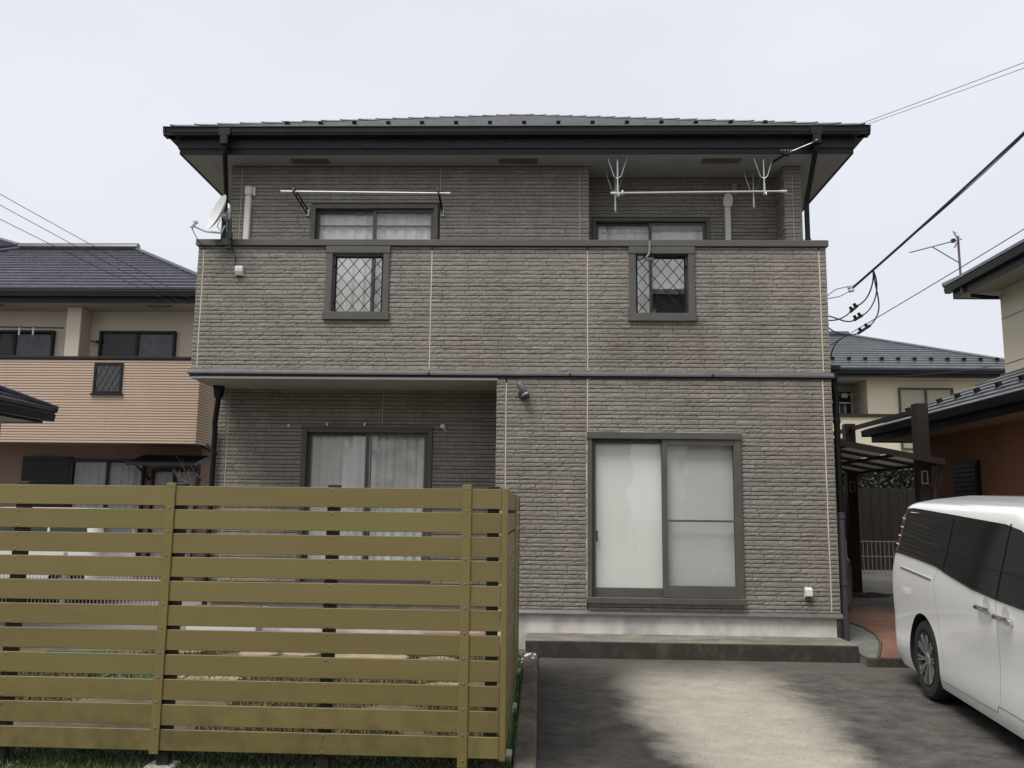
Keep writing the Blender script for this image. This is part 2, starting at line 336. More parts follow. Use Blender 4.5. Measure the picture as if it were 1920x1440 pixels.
    def build(s, name, mat, parent=None, smooth=False, kind=None, local=False, label=None):
        me = bpy.data.meshes.new(name)
        if local: org = Vector((0, 0, 0)); w0 = None
        else:
            xs = [p[0] for p in s.v]; ys = [p[1] for p in s.v]; zs = [p[2] for p in s.v]
            org = Vector(((min(xs)+max(xs))/2, (min(ys)+max(ys))/2, min(zs)))
        me.from_pydata([(p[0]-org.x, p[1]-org.y, p[2]-org.z) for p in s.v], [], s.f)
        me.update()
        if smooth:
            for p in me.polygons: p.use_smooth = True
            try: me.set_sharp_from_angle(angle=radians(40))
            except Exception: pass
        me.materials.append(mat)
        o = bpy.data.objects.new(name, me); C.objects.link(o)
        if parent is not None:
            o.parent = parent
            o.location = org-WORLD0[parent.name] if (not local and parent.name in WORLD0) else org
        else: o.location = org
        if not local: WORLD0[o.name] = org
        if kind: o['kind'] = kind
        if label: o['label'] = label
        return o
def tag(o, label, cat, group=None):
    o['label'] = label; o['category'] = cat
    if group: o['group'] = group
    return o
def thing(name, label, cat, loc, group=None):
    o = bpy.data.objects.new(name, None); C.objects.link(o); o.location = loc; o.empty_display_size = .2
    WORLD0[o.name] = Vector(loc); return tag(o, label, cat, group)
def meshpart(name, me, parent, wloc, rot=None, scale=None):
    o = bpy.data.objects.new(name, me); C.objects.link(o); o.parent = parent
    o.location = Vector(wloc)-WORLD0[parent.name]
    if rot: o.rotation_euler = rot
    if scale: o.scale = scale
    WORLD0[o.name] = Vector(wloc); return o
def mesh_of(mb, name, mat, smooth=False):
    me = bpy.data.meshes.new(name); me.from_pydata(mb.v, [], mb.f); me.update(); me.materials.append(mat)
    if smooth:
        for p in me.polygons: p.use_smooth = True
    return me
def struct(mb, name, mat):
    o = mb.build(name, mat); o['kind'] = 'structure'; return o

def gh(y): return -.025*min(max(9.5-y, 0), 16)       # the plot falls gently from the house to the street

# ------------------------------------------------------------------ ground
YB = [-60, -6.5, 0, 3, 6, 9.5, 12, 60, 400]
def sheet(x0, x1, y0, y1, off, hf=gh):
    ys = sorted({y0, y1, *[y for y in (-6.5, 0, 3, 6, 9.5) if y0 < y < y1]}); b = MB(); vs = []
    for y in ys: vs += [(x0, y, hf(y)+off), (x1, y, hf(y)+off)]
    b.add(vs, [(2*i, 2*i+1, 2*i+3, 2*i+2) for i in range(len(ys)-1)]); return b
struct(sheet(-400, 400, -300, 500, -.02), 'ground', ground_m)
struct(sheet(.0, 7.2, -6, 9.62, -.004), 'driveway', drive_mat())
struct(sheet(-7.0, -.16, 3.6, 11.2, -.008), 'garden_soil', soil_m)
k = MB()
for y0 in [3.4, 4.9, 6.4, 7.9]:
    y1 = y0+1.494 if y0 < 7.5 else 9.585
    vs = []
    for y in (y0, y1):
        for x, dz in ((-.155, -.05), (-.15, .035), (-.135, .05), (-.025, .05), (-.006, .036), (0, -.05)): vs.append((x, y, gh(y)+dz))
    k.add(vs, [(i, i+1, i+7, i+6) for i in range(5)]+[(0, 1, 2, 3, 4, 5), (11, 10, 9, 8, 7, 6)])
struct(k, 'kerb', kerb_m)
# side yard to the right of the house: climbs a little towards the back
def sh(y): return .075+max(0, y-9.4)*.046
b = MB(); ys = [9.4, 10.185, 10.186, 13, 15, 19]; vs = []
for y in ys: vs += [(3.350 if y < 10.1855 else 3.30, y, sh(y)), (9.5, y, sh(y))]
vs += [(3.350, 9.4, -.05), (9.5, 9.4, -.05)]
b.add(vs, [(2*i, 2*i+1, 2*i+3, 2*i+2) for i in range(5)]+[(12, 13, 1, 0)]); b.box(3.3495, 3.3505, 9.4, 10.18, -.05, .07)
struct(b, 'side_yard', conc2_m)
def poly_sheet(pts, off): return MB().add([(x, y, sh(y)+off) for x, y in pts], [tuple(range(len(pts)))])
arc = [(3.42+.62*sin(a)*1.0, 9.40+1.95*(1-cos(a))*.0+.0) for a in ()]
cx, cy = 3.40, 11.0
left = [(3.48, 9.41), (3.62, 9.75), (3.80, 10.2), (3.93, 10.7), (3.96, 11.15), (3.90, 11.55), (3.75, 11.85), (3.55, 12.0), (3.40, 12.05)]
red = left+[(3.40, 13.1), (4.2, 13.05), (5.0, 12.75), (6.2, 12.3), (6.2, 9.41)]
struct(poly_sheet(red, .006), 'path', red_m)
struct(poly_sheet([(3.356, 9.41)]+left, .005), 'paving', slate_m)
b = MB().tube([(x, y, sh(y)+.008) for x, y in left], .018, 6); struct(b, 'path_edging', M('brown_edging', (.10, .075, .05), .8))
b = MB().box(3.349, 9.5, 9.355, 9.398, -.06, .083, .008); struct(b, 'path_kerb', stepface_m)

# ------------------------------------------------------------------ the main house
HX0, HX1, D_, S_, L_ = -4.12, 3.35, 10.17, 11.08, 11.50
house = thing('brick_house', 'two-storey house clad in grey-brown brick siding with a wide balcony', 'house', (-.38, 14.5, 0))
SMALL = [(-2.56, -1.81), (1.05, 1.81)]; SZ = (3.80, 4.61)
BW = (.553, 2.303, .531, 2.411)           # garage-side window
RW = (-3.01, -1.35, .56, 2.544)           # recessed window
UW = (-3.03, -1.35, 3.32, 5.50)
LW = (.69, 2.27, 3.32, 5.46)
def wall_cells(mb, x0, x1, y0, y1, z0, z1, holes):
    xs = sorted({x0, x1, *[h[0] for h in holes], *[h[1] for h in holes]}); zs = sorted({z0, z1, *[h[2] for h in holes], *[h[3] for h in holes]})
    xs = [x for x in xs if x0 <= x <= x1]; zs = [z for z in zs if z0 <= z <= z1]
    for i in range(len(xs)-1):
        for j in range(len(zs)-1):
            cx_, cz_ = (xs[i]+xs[i+1])/2, (zs[j]+zs[j+1])/2
            if any(h[0] < cx_ < h[1] and h[2] < cz_ < h[3] for h in holes): continue
            mb.box(xs[i], xs[i+1], y0, y1, zs[j], zs[j+1])
    return mb
sh_holes = [(a, b_, *SZ) for a, b_ in SMALL]
def wpart(mb): return mb.build('wall', joint_m, house)
w_low = wpart(wall_cells(MB(), -.49, HX1, D_, D_+.16, .40, 3.075, [BW]))
w_rec = wpart(wall_cells(MB(), -4.11, -.33, S_, S_+.16, .40, 3.06, [RW]))
w_bal = wpart(wall_cells(MB(), HX0, HX1, D_, D_+.14, 3.10, 4.645, sh_holes))
w_up = wpart(wall_cells(MB(), -4.11, .625, S_, S_+.16, 3.20, 6.03, [UW]))
w_log = wpart(wall_cells(MB(), .46, 3.17, L_, L_+.16, 3.20, 6.03, [LW]))
w_pil = wpart(MB().box(3.17, 3.37, S_, L_+.16, 3.20, 6.03))
side_brick = M('side_brick', (.25, .225, .195), .9, (.19, .17, .15), 4, (1, 1, 8), bump=.6, bs=30)
def sidew(mb): return mb.build('wall', side_brick, house)
sidew(MB().box(-4.11, -3.95, S_+.16, 19.0, .40, 6.03)); sidew(MB().box(3.21, 3.37, L_+.16, 19.0, 3.0, 6.03))
sidew(MB().box(3.19, 3.35, D_+.16, 19.0, .40, 3.0)); sidew(MB().box(-3.95, 3.21, 18.84, 19.0, .40, 6.03))
sidew(MB().box(-.49, -.33, D_+.16, S_, .40, 3.06)); sidew(MB().box(.465, .625, S_+.16, L_, 3.20, 6.03))
sidew(MB().box(HX0, HX0+.14, D_+.14, S_+.3, 3.10, 4.645)); sidew(MB().box(HX1-.14, HX1, D_+.14, S_-.002, 3.10, 4.645))
# bricks -----------------------------------------------------------
NXB, NZB = 5, 2
def brick_unit(seed):
    r = random.Random(seed); P = []
    for j in range(NZB+1):
        for i in range(NXB+1):
            edge = i in (0, NXB) or j in (0, NZB)
            a, c = i/NXB, j/NZB
            if not edge: a += r.uniform(-.06, .06); c += r.uniform(-.16, .16)
            P.append((a, c, (.86+r.uniform(-.06, .06)) if edge else 1.0+r.uniform(-.14, .22)))
    F = []; n = NXB+1
    for j in range(NZB):
        for i in range(NXB): F.append((j*n+i, j*n+i+1, (j+1)*n+i+1, (j+1)*n+i))
    per = [i for i in range(n)]+[j*n+NXB for j in range(1, NZB+1)]+[NZB*n+i for i in range(NXB-1, -1, -1)]+[j*n for j in range(NZB-1, 0, -1)]
    o = len(P)
    for q in per: P.append((P[q][0], P[q][1], 0))
    m = len(per)
    for k_ in range(m): F.append((per[k_], o+k_, o+(k_+1) % m, per[(k_+1) % m]))
    return P, F
UNITS = [brick_unit(100+i) for i in range(14)]
COURSE = [.0607, .0480, .0430]; BD = .016
BR = []     # (area, origin u, z, len, h, plane)
def lay(u0, u1, z0, z1, holes, joints, plane):
    z = .405; ci = 0
    while z < z1-.012:
        h = COURSE[ci % 3]; ci += 1; za, zb = z+.0042, z+h-.0042; z += h
        if zb < z0+.02: continue
        za = max(za, z0+.002); zb = min(zb, z1-.002)
        if zb-za < .015: continue
        zc = (za+zb)/2
        cuts = sorted([(u0, u0)]+[(h_[0], h_[1]) for h_ in holes if h_[2] < zc < h_[3]]+[(j-.007, j+.007) for j in joints if u0 < j < u1 and not any(h_[0] < j < h_[1] and h_[2] < zc < h_[3] for h_ in holes)]+[(u1, u1)])
        for (a0, a1), (b0, b1) in zip(cuts, cuts[1:]):
            s0, s1 = a1, b0
            if s1-s0 < .02: continue
            u = s0
            first = True
            while u < s1-.001:
                ln = RND.uniform(.165, .30)
                if first: ln *= RND.uniform(.3, 1); first = False
                if s1-(u+ln) < .07: ln = s1-u
                BR.append(((ln-.0042)*(zb-za), u+.0021, za, ln-.0042, zb-za, plane)); u += ln
PL = {'low': (Vector((0, D_, 0)), Vector((1, 0, 0)), Vector((0, -1, 0)), w_low), 'bal': (Vector((0, D_, 0)), Vector((1, 0, 0)), Vector((0, -1, 0)), w_bal),
      'rec': (Vector((0, S_, 0)), Vector((1, 0, 0)), Vector((0, -1, 0)), w_rec), 'up': (Vector((0, S_, 0)), Vector((1, 0, 0)), Vector((0, -1, 0)), w_up),
      'log': (Vector((0, L_, 0)), Vector((1, 0, 0)), Vector((0, -1, 0)), w_log), 'pil': (Vector((0, S_, 0)), Vector((1, 0, 0)), Vector((0, -1, 0)), w_pil),
      'pil2': (Vector((3.17, 0, 0)), Vector((0, 1, 0)), Vector((-1, 0, 0)), w_pil),
      'balL': (Vector((HX0, 0, 0)), Vector((0, 1, 0)), Vector((-1, 0, 0)), w_bal), 'balR': (Vector((HX1, 0, 0)), Vector((0, 1, 0)), Vector((1, 0, 0)), w_bal),
      'lowR': (Vector((HX1, 0, 0)), Vector((0, 1, 0)), Vector((1, 0, 0)), w_low), 'recR': (Vector((-.49, 0, 0)), Vector((0, 1, 0)), Vector((-1, 0, 0)), w_low)}
lay(-.503, HX1+.013, .43, 3.075, [BW], [-.39, .553, 3.265], 'low')
lay(-4.123, -.50, .43, 3.06, [RW], [-3.98, -2.0], 'rec')
lay(HX0-.013, HX1+.013, 3.135, 4.64, sh_holes, [-4.06, -1.30, .556, 3.28], 'bal')
lay(-4.123, .625, 4.3, 6.03, [UW], [-3.98, -1.33, .505], 'up')
lay(.625, 3.17, 4.2, 6.03, [LW], [], 'log'); lay(3.157, 3.383, 4.3, 6.03, [], [3.27], 'pil'); lay(S_, L_, 4.3, 6.03, [], [], 'pil2')
lay(D_, S_+.3, 3.135, 4.64, [], [], 'balL'); lay(D_, S_, 3.135, 4.64, [], [], 'balR'); lay(D_, 13, .43, 3.075, [], [D_+.1], 'lowR'); lay(D_, S_, .43, 3.06, [], [], 'recR')
order = sorted(range(len(BR)), key=lambda i: -(BR[i][0] if BR[i][5] in ('low', 'bal') else 0))
solo = set(order[:300])
usem = []
for P, F in UNITS:
    mb = MB(); mb.add([(a, -d*BD, c) for a, c, d in P], F); usem.append(mesh_of(mb, 'brick', brick_m))
stuff = MB()
for i, (ar, u, z, ln, h, pl) in enumerate(BR):
    o, ud, n, wp = PL[pl]; q = RND.randrange(14); dep = BD*RND.uniform(.75, 1.15)
    if i in solo:
        meshpart('brick', usem[q], wp, (u, D_, z), scale=(ln, dep/BD, h)); continue
    P, F = UNITS[q]; stuff.add([o+ud*(u+a*ln)+n*(d*dep)+Vector((0, 0, z+c*h)) for a, c, d in P], F)
stuff.build('brick_courses', brick_m, house, kind='stuff')
# sealant joints, trim, coping, foundation --------------------------------
def part(mb, name, mat, parent=house, **kw): return mb.build(name, mat, parent, **kw)
for x, z0, z1 in ((-.39, .44, 3.0), (.553, 2.45, 3.06), (3.265, .44, 3.06), (-4.06, 3.15, 4.6), (-1.30, 3.15, 4.6), (.556, 3.15, 4.6), (3.28, 3.15, 4.6)):
    pts = [(x+RND.uniform(-.0015, .0015), D_-.011, z0+(z1-z0)*i/12) for i in range(13)]
    part(MB().tube(pts, .0082, 6), 'sealant_joint', seal_m)
for x, z0, z1 in ((-3.98, .44, 3.03), (-2.0, 2.58, 3.03), (-1.33, 5.53, 6.0), (-3.98, 4.4, 6.0), (.505, 4.4, 6.0), (3.27, 4.4, 5.98)):
    part(MB().tube([(x, S_-.004, z0), (x, S_-.004, z1)], .006, 6), 'sealant_joint', seal_m)
part(MB().box(.535, .552, D_-.012, D_-.001, .53, 2.43).box(.535, 2.32, D_-.012, D_-.001, 2.432, 2.444), 'sealant_joint', seal_m)
part(MB().box(HX0-.035, HX1+.035, D_-.05, D_+.165, 4.645, 4.722, .004), 'coping', trim_m)
part(MB().box(HX0-.035, HX0+.165, D_+.166, S_+.33, 4.645, 4.722, .004), 'coping', trim_m)
part(MB().box(HX1-.165, HX1+.035, D_+.166, S_+.33, 4.645, 4.720, .004), 'coping', trim_m)
fl = MB().prism([(D_-.045, 3.085), (D_-.045, 3.105), (D_-.012, 3.14), (D_+.02, 3.14), (D_+.02, 3.085)], 'x', HX0-.04, HX1+.04)
part(fl, 'band_flashing', flash_m)
part(MB().box(HX0-.02, HX1+.02, D_-.026, D_+.005, 3.058, 3.083), 'band_flashing', black_m)
for x in (-1.3, .35, 2.0): part(MB().box(x-.012, x+.012, D_-.049, D_-.02, 3.083, 3.112), 'flashing_clip', black_m)
part(MB().prism([(D_-.04, .375), (D_-.04, .392), (D_-.014, .428), (D_+.03, .428), (D_+.03, .375)], 'x', -.51, HX1+.03), 'base_flashing', flash_m)
part(MB().prism([(S_-.04, .375), (S_-.04, .392), (S_-.014, .428), (S_+.03, .428), (S_+.03, .375)], 'x', -4.13, -.495), 'base_flashing', flash_m)
part(MB().box(-.46, HX1-.03, D_+.015, 19, -.2, .40), 'foundation', found_m)
part(MB().box(-4.08, -.46, S_+.045, 18.9, -.2, .40), 'foundation', found_m)
part(MB().box(HX0+.0, -.492, D_-.02, S_+.002, 3.03, 3.058), 'balcony_soffit', soffit_m)
part(MB().box(-3.97, 3.2, D_+.14, S_+.02, 3.12, 3.2), 'balcony_floor', conc2_m); part(MB().box(.6, 3.2, S_+.02, L_, 3.12, 3.2), 'balcony_floor', conc2_m)
# upper eaves ------------------------------------------------------
EX0, EX1, EY0, EY1, SOF = -4.66, 3.92, 10.65, 19.45, 6.03
part(MB().box(EX0+.02, EX1-.02, EY0+.02, EY1-.02, SOF, SOF+.03), 'soffit', soffit_m)
for x0, x1, y0, y1 in ((EX0, EX1, EY0, EY0+.02), (EX0, EX1, EY1-.02, EY1), (EX0, EX0+.02, EY0+.02, EY1-.02), (EX1-.02, EX1, EY0+.02, EY1-.02)):
    part(MB().box(x0, x1, y0, y1, SOF-.012, 6.13), 'fascia', black_m)
    part(MB().box(x0-.018 if x0 == EX0 else x0, x1+.018 if x1 == EX1 else x1, y0-.018 if y0 == EY0 else y0, y1+.018 if y1 == EY1 else y1, 6.09, 6.27), 'fascia', fascia_m)
gpr = [(0, .0), (-.10, .0), (-.115, .012), (-.118, .05), (-.128, .055), (-.132, .14), (-.145, .15), (-.145, .165), (-.118, .165), (-.112, .03), (-.01, .02), (0, .02)]
gz = 6.215
gpr = [(a, b_*.66) for a, b_ in gpr]
part(MB().prism([(EY0-.022+a, gz+b_) for a, b_ in gpr], 'x', EX0-.17, EX1+.17), 'gutter', black_m)
part(MB().prism([(EX0-.022+a, gz+b_) for a, b_ in gpr], 'y', EY0-.17, EY1+.1), 'gutter', black_m)
part(MB().prism([(EX1+.022-a, gz+b_) for a, b_ in gpr], 'y', EY0-.17, EY1+.1), 'gutter', black_m)
for xc in (-3.03, -.30, 2.32):
    v = MB().box(xc-.25, xc+.25, 10.82, 10.98, SOF-.006, SOF+.002)
    for i in range(9): v.box(xc-.2+i*.046, xc-.2+i*.046+.018, 10.84, 10.96, SOF-.016, SOF-.006)
    part(v, 'soffit_vent', vent_m)
# roof: shingle courses on four slopes -----------------------------
RX0, RX1, RY0, RY1, RZ = -4.78, 4.06, 10.56, 19.40, 6.335
pk = (RX1-RX0)/2; NC = 20; SL = .506
roofbase = MB()
rcx, rcy = (RX0+RX1)/2, RY0+pk
roofbase.add([(RX0+.03, RY0+.03, RZ-.01), (RX1-.03, RY0+.03, RZ-.01), (RX1-.03, RY1-.03, RZ-.01), (RX0+.03, RY1-.03, RZ-.01), (rcx, rcy, RZ+pk*SL-.02),
              (RX0+.03, RY0+.03, RZ-.06), (RX1-.03, RY0+.03, RZ-.06), (RX1-.03, RY1-.03, RZ-.06), (RX0+.03, RY1-.03, RZ-.06)],
             [(0, 1, 4), (1, 2, 4), (2, 3, 4), (3, 0, 4), (0, 5, 6, 1), (1, 6, 7, 2), (2, 7, 8, 3), (3, 8, 5, 0), (5, 8, 7, 6)])
roof = part(roofbase, 'roof', roof_m)
shing = MB()
def slope_pieces(mb, half, nc, sl, th, w, tf, rr, ridge=0., jit=.003, gap=.006):
    """courses of lapped shingles on one hip slope; u across (-half..half), v inwards (0..half)"""
    st = half/nc
    for c in range(nc):
        v0, v1 = c*st-.012, (c+1)*st
        a = half-max(v0, 0)+ridge/2+.0; u = -a+.0; off = rr.uniform(0, w)
        cuts = [-a]+[x for x in [(-a+off+i*w) for i in range(int(2*a/w)+1)] if -a+.05 < x < a-.05]+[a]
        for x0, x1 in zip(cuts, cuts[1:]):
            z0 = v0*sl+th+rr.uniform(0, jit); z1 = v1*sl+.001
            lim = half-v1+ridge/2
            t0, t1 = max(-lim-st*.0, min(lim, x0)), max(-lim, min(lim, x1))
            g = gap/2
            vs = [(x0+g, v0, z0), (x1-g, v0, z0), (t1-g if t1 > t0 else t1, v1, z1), (t0+g if t1 > t0 else t0, v1, z1), (x0+g, v0, z0-th*1.3), (x1-g, v0, z0-th*1.3)]
            mb.add([tf(*q) for q in vs], [(0, 1, 2, 3), (4, 5, 1, 0), (4, 0, 3), (5, 2, 1)])
slope_pieces(shing, pk, NC, SL, .016, .90, lambda u, v, z: (rcx+u, RY0+v, RZ+z), RND)
slope_pieces(shing, pk, NC, SL, .016, .90, lambda u, v, z: (RX0+v, rcy-u, RZ+z), RND)
slope_pieces(shing, pk, NC, SL, .016, .90, lambda u, v, z: (RX1-v, rcy+u, RZ+z), RND)
slope_pieces(shing, pk, NC, SL, .016, 2., lambda u, v, z: (rcx-u, RY1-v, RZ+z), RND)
shing.build('shingle_courses', roof_m, roof, kind='stuff')
# hip caps: short overlapping pieces down the two front hips
hips = MB()
for sx_ in (-1, 1):
    for i in range(NC):
        t0, t1 = (i+.0)/NC, (i+1.08)/NC
        q = []
        for t in (t0, t1):
            x = rcx+sx_*pk*(1-t); y = RY0+pk*t; z = RZ+pk*t*SL+.012+(.02 if t == t0 else .004)
            q.append((x, y, z))
        (xa, ya, za), (xb, yb, zb) = q
        w = .085
        vs = [(xa-sx_*w, ya-w*0, za-.0), (xa, ya, za+.018), (xa, ya+w, za), (xb-sx_*w, yb, zb), (xb, yb, zb+.018), (xb, yb+w, zb)]
        hips.add(vs, [(0, 1, 4, 3), (1, 2, 5, 4), (0, 2, 1)])
hips.build('hip_cap', roof_m, roof, kind='stuff')
sg = MB(); sg.box(-.03, .03, -.002, .002, 0, .055).box(-.032, -.026, 0, .05, 0, .05).box(.026, .032, 0, .05, 0, .05).box(-.03, .03, -.03, .15, -.004, .004)
sgm = mesh_of(sg, 'snow_guard', black_m)
for i in range(15):
    x = -3.42+i*.455*1.0; v = 2.4*pk/NC
    meshpart('snow_guard', sgm, roof, (x, RY0+v, RZ+v*SL+.022), rot=(math.atan(SL), 0, 0), scale=(.85, .85, .75))
# downpipes --------------------------------------------------------
def pipe(pts, r=.033, mat=black_m, name='downpipe', bands=()):
    p = part(MB().tube(pts, r, 12), name, mat, smooth=True)
    for b_ in bands: part(MB().tube([(b_[0], b_[1], b_[2]-.02), (b_[0], b_[1], b_[2]+.02)], r*1.25, 12), 'pipe_bracket', mat, parent=p)
    return p
for sx_, xg in ((-1, -4.03), (1, 3.42)):
    part(MB().box(xg-.05, xg+.05, EY0-.185, EY0-.045, 6.08, 6.20, .01).box(xg-.075, xg+.075, EY0-.175, EY0-.04, 6.201, 6.30, .005), 'rainwater_head', black_m)
xw = -4.165
pipe([(-4.03, EY0-.12, 6.11), (-4.03, EY0-.10, 6.03), (-4.06, EY0-.02, 5.985), (xw+.01, S_-.1, 5.70), (xw, S_-.06, 5.62), (xw, S_-.06, 4.72)], bands=((xw, S_-.06, 5.3),))
xw = 3.425
pipe([(3.42, EY0-.12, 6.11), (3.42, EY0-.10, 6.03), (3.43, EY0-.02, 5.985), (xw, S_-.1, 5.55), (xw, S_-.06, 5.46), (xw, S_-.06, 4.72)], bands=((xw, S_-.06, 5.0),))
part(MB().prism([(-4.075, 3.03), (-3.965, 3.03), (-3.985, 2.88), (-4.055, 2.88)], 'y', 10.75, 10.86), 'rainwater_head', black_m)
pipe([(-4.02, 10.8, 2.9), (-4.025, 10.8, 2.80), (-4.10, 10.95, 2.58), (-4.112, 11.0, 2.50), (-4.112, 11.0, 1.2), (-4.112, 11.0, .05)], .034, bands=((-4.112, 11.0, 2.2), (-4.112, 11.0, 1.3)))
xr_ = 3.43
part(MB().box(3.385, 3.475, 10.24, 10.36, 3.08, 3.24, .01).box(3.375, 3.50, 10.22, 10.38, 3.19, 3.245, .006), 'rainwater_head', black_m)
pipe([(3.44, 10.30, 3.09), (3.45, 10.31, 2.96), (3.46, 10.32, 2.90), (3.46, 10.32, 1.55)], .036, bands=((3.46, 10.32, 2.6),))
pipe([(3.46, 10.32, 1.55), (3.46, 10.32, .12)], .043, M('grey_pipe', (.085, .085, .098), .5), bands=((3.46, 10.32, .75), (3.46, 10.32, 1.5)))

# windows ------------------------------------------------------------
def frame_boxes(mb, x0, x1, z0, z1, y0, y1, w, wb=None, wt=None, b=.004):
    wb = wb or w; wt = wt or w
    mb.box(x0, x0+w, y0, y1, z0, z1, b); mb.box(x1-w, x1, y0, y1, z0, z1, b)
    mb.box(x0+w, x1-w, y0, y1, z0, z0+wb, b); mb.box(x0+w, x1-w, y0, y1, z1-wt, z1, b); return mb
def curtain(parent, x0, x1, z0, z1, y, mat, folds, amp=.02, seed=1):
    r = random.Random(seed); n = max(24, int((x1-x0)*110)); mb = MB(); vs = []
    ph = [r.uniform(0, 6) for _ in range(4)]
    for j in range(6):
        t = j/5
        for i in range(n+1):
            x = i/n; a = amp*(.55+.45*(1-t))
            d = sin(2*pi*folds*x+ph[0]+.4*sin(2*pi*2*x+ph[1]))*a+sin(2*pi*folds*2.3*x+ph[2])*a*.35
            vs.append((x0+(x1-x0)*x, y+d, z0+(z1-z0)*t))
    fs = [(j*(n+1)+i, j*(n+1)+i+1, (j+1)*(n+1)+i+1, (j+1)*(n+1)+i) for j in range(5) for i in range(n)]
    return mb.add(vs, fs).build('curtain', mat, parent, smooth=True)
def window(owner, x0, x1, z0, z1, y, fw=.045, mat=trim_m, right_front=True, trim=.03, room=.7, mid=None):
    win = frame_boxes(MB(), x0, x1, z0, z1, y-trim, y+.11, fw).build('window', mat, owner)
    xm = (x0+x1)/2; a0, a1 = x0+fw, x1-fw; zi0, zi1 = z0+fw, z1-fw
    for side in (0, 1):
        front = (side == 1) == right_front
        yy = y+.012 if front else y+.052
        p, q = (a0+.001, xm+.022) if side == 0 else (xm-.022, a1-.001)
        sash = frame_boxes(MB(), p, q, zi0+.001, zi1-.001, yy, yy+.032, .036, .05, .036, .003).build('sash', mat, win)
        MB().box(p+.034, q-.034, yy+.013, yy+.018, zi0+.045, zi1-.034).build('pane', glass_m, win)
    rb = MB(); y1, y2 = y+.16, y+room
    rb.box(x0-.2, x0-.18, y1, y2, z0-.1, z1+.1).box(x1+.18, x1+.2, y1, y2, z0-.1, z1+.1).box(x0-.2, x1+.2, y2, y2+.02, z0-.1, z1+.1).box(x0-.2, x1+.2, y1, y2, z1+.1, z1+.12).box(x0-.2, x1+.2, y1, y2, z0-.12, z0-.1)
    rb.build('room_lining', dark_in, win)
    return win
# big window: left sash with a white blind behind glass, right sash carries an insect screen
x0, x1, z0, z1 = BW
win = MB()
win.box(x0, x0+.05, D_-.045, D_+.12, z0, z1, .004).box(x1-.06, x1, D_-.045, D_+.12, z0, z1, .004).box(x0-.01, x1+.01, D_-.06, D_+.12, z1-.055, z1+.022, .004).box(x0-.012, x1+.012, D_-.075, D_+.12, z0-.02, z0+.045, .004)
win = win.build('window', trim_m, house)
s1 = frame_boxes(MB(), x0+.05, 1.46, z0+.045, z1-.055, D_+.035, D_+.065, .045, .10, .05, .003).build('sash', trim_m, win)
MB().box(x0+.093, 1.417, D_+.048, D_+.053, z0+.143, z1-.103).build('pane', glass_m, win)
MB().box(x0+.10, x0+.117, D_+.012, D_+.034, 1.19, 1.31, .004).build('handle', black_m, win)
s2 = frame_boxes(MB(), 1.40, x1-.06, z0+.046, z1-.056, D_+.004, D_+.03, .028, .055, .05, .003).build('sash', trim_m, win)
MB().box(1.426, x1-.086, D_+.014, D_+.019, z0+.1, z1-.105).build('pane', glass_m, win)
scr = frame_boxes(MB(), 1.405, x1-.035, z0+.048, z1-.058, D_-.038, D_-.018, .052, .135, .065, .003).box(1.45, x1-.087, D_-.036, D_-.02, 1.42, 1.445, .003)
scr = scr.build('screen_door', trim_m, win)
MB().box(1.455, x1-.085, D_-.0295, D_-.0275, z0+.18, 1.421).box(1.455, x1-.085, D_-.0295, D_-.0275, 1.444, z1-.12).build('insect_mesh', glassd_m, scr)
MB().box(x0-.1, x1+.1, D_+.085, D_+.095, z0-.1, z1+.1).build('blind', blind_m, win)
# recessed window with heavy curtains
x0, x1, z0, z1 = RW
win = window(house, x0, x1, z0, z1, S_, .06, black_m if False else trim_m, True, .035)
MB().box(x0-.015, x1+.015, S_-.05, S_-.001, z1-.01, z1+.02).build('window_head', trim_m, win)
curtain(win, x0+.05, -2.16, z0, z1, S_+.108, M('grey_curtain', (.72, .74, .71), .9, (.66, .68, .66), 3), 7, .016, 3); curtain(win, -2.14, x1-.02, z0, z1, S_+.125, curtain_m, 6, .028, 5)
# upper windows
x0, x1, z0, z1 = UW
win = window(house, x0, x1, z0, z1, S_, .06); curtain(win, x0-.1, x1+.1, z0, z1+.05, S_+.145, lace_m, 11, .016, 8)
MB().tube([(x0-.1, S_+.105, z1-.26), (x1+.1, S_+.105, z1-.26)], .012, 8).build('curtain_rail', dark_in, win)
x0, x1, z0, z1 = LW
win = window(house, x0, x1, z0, z1, L_, .05); curtain(win, x0-.1, 1.47, z0, z1+.05, L_+.15, lace_m, 5, .018, 9); curtain(win, 1.49, x1+.1, z0+1.20, z1+.05, L_+.15, lace_m, 5, .012, 10)
MB().box(1.5, 2.1, L_+.3, L_+.34, z0, z0+1.15).build('room_lining', M('dark_box', (.02, .02, .022), .5), win)  # plain dark box low behind the right-hand pane
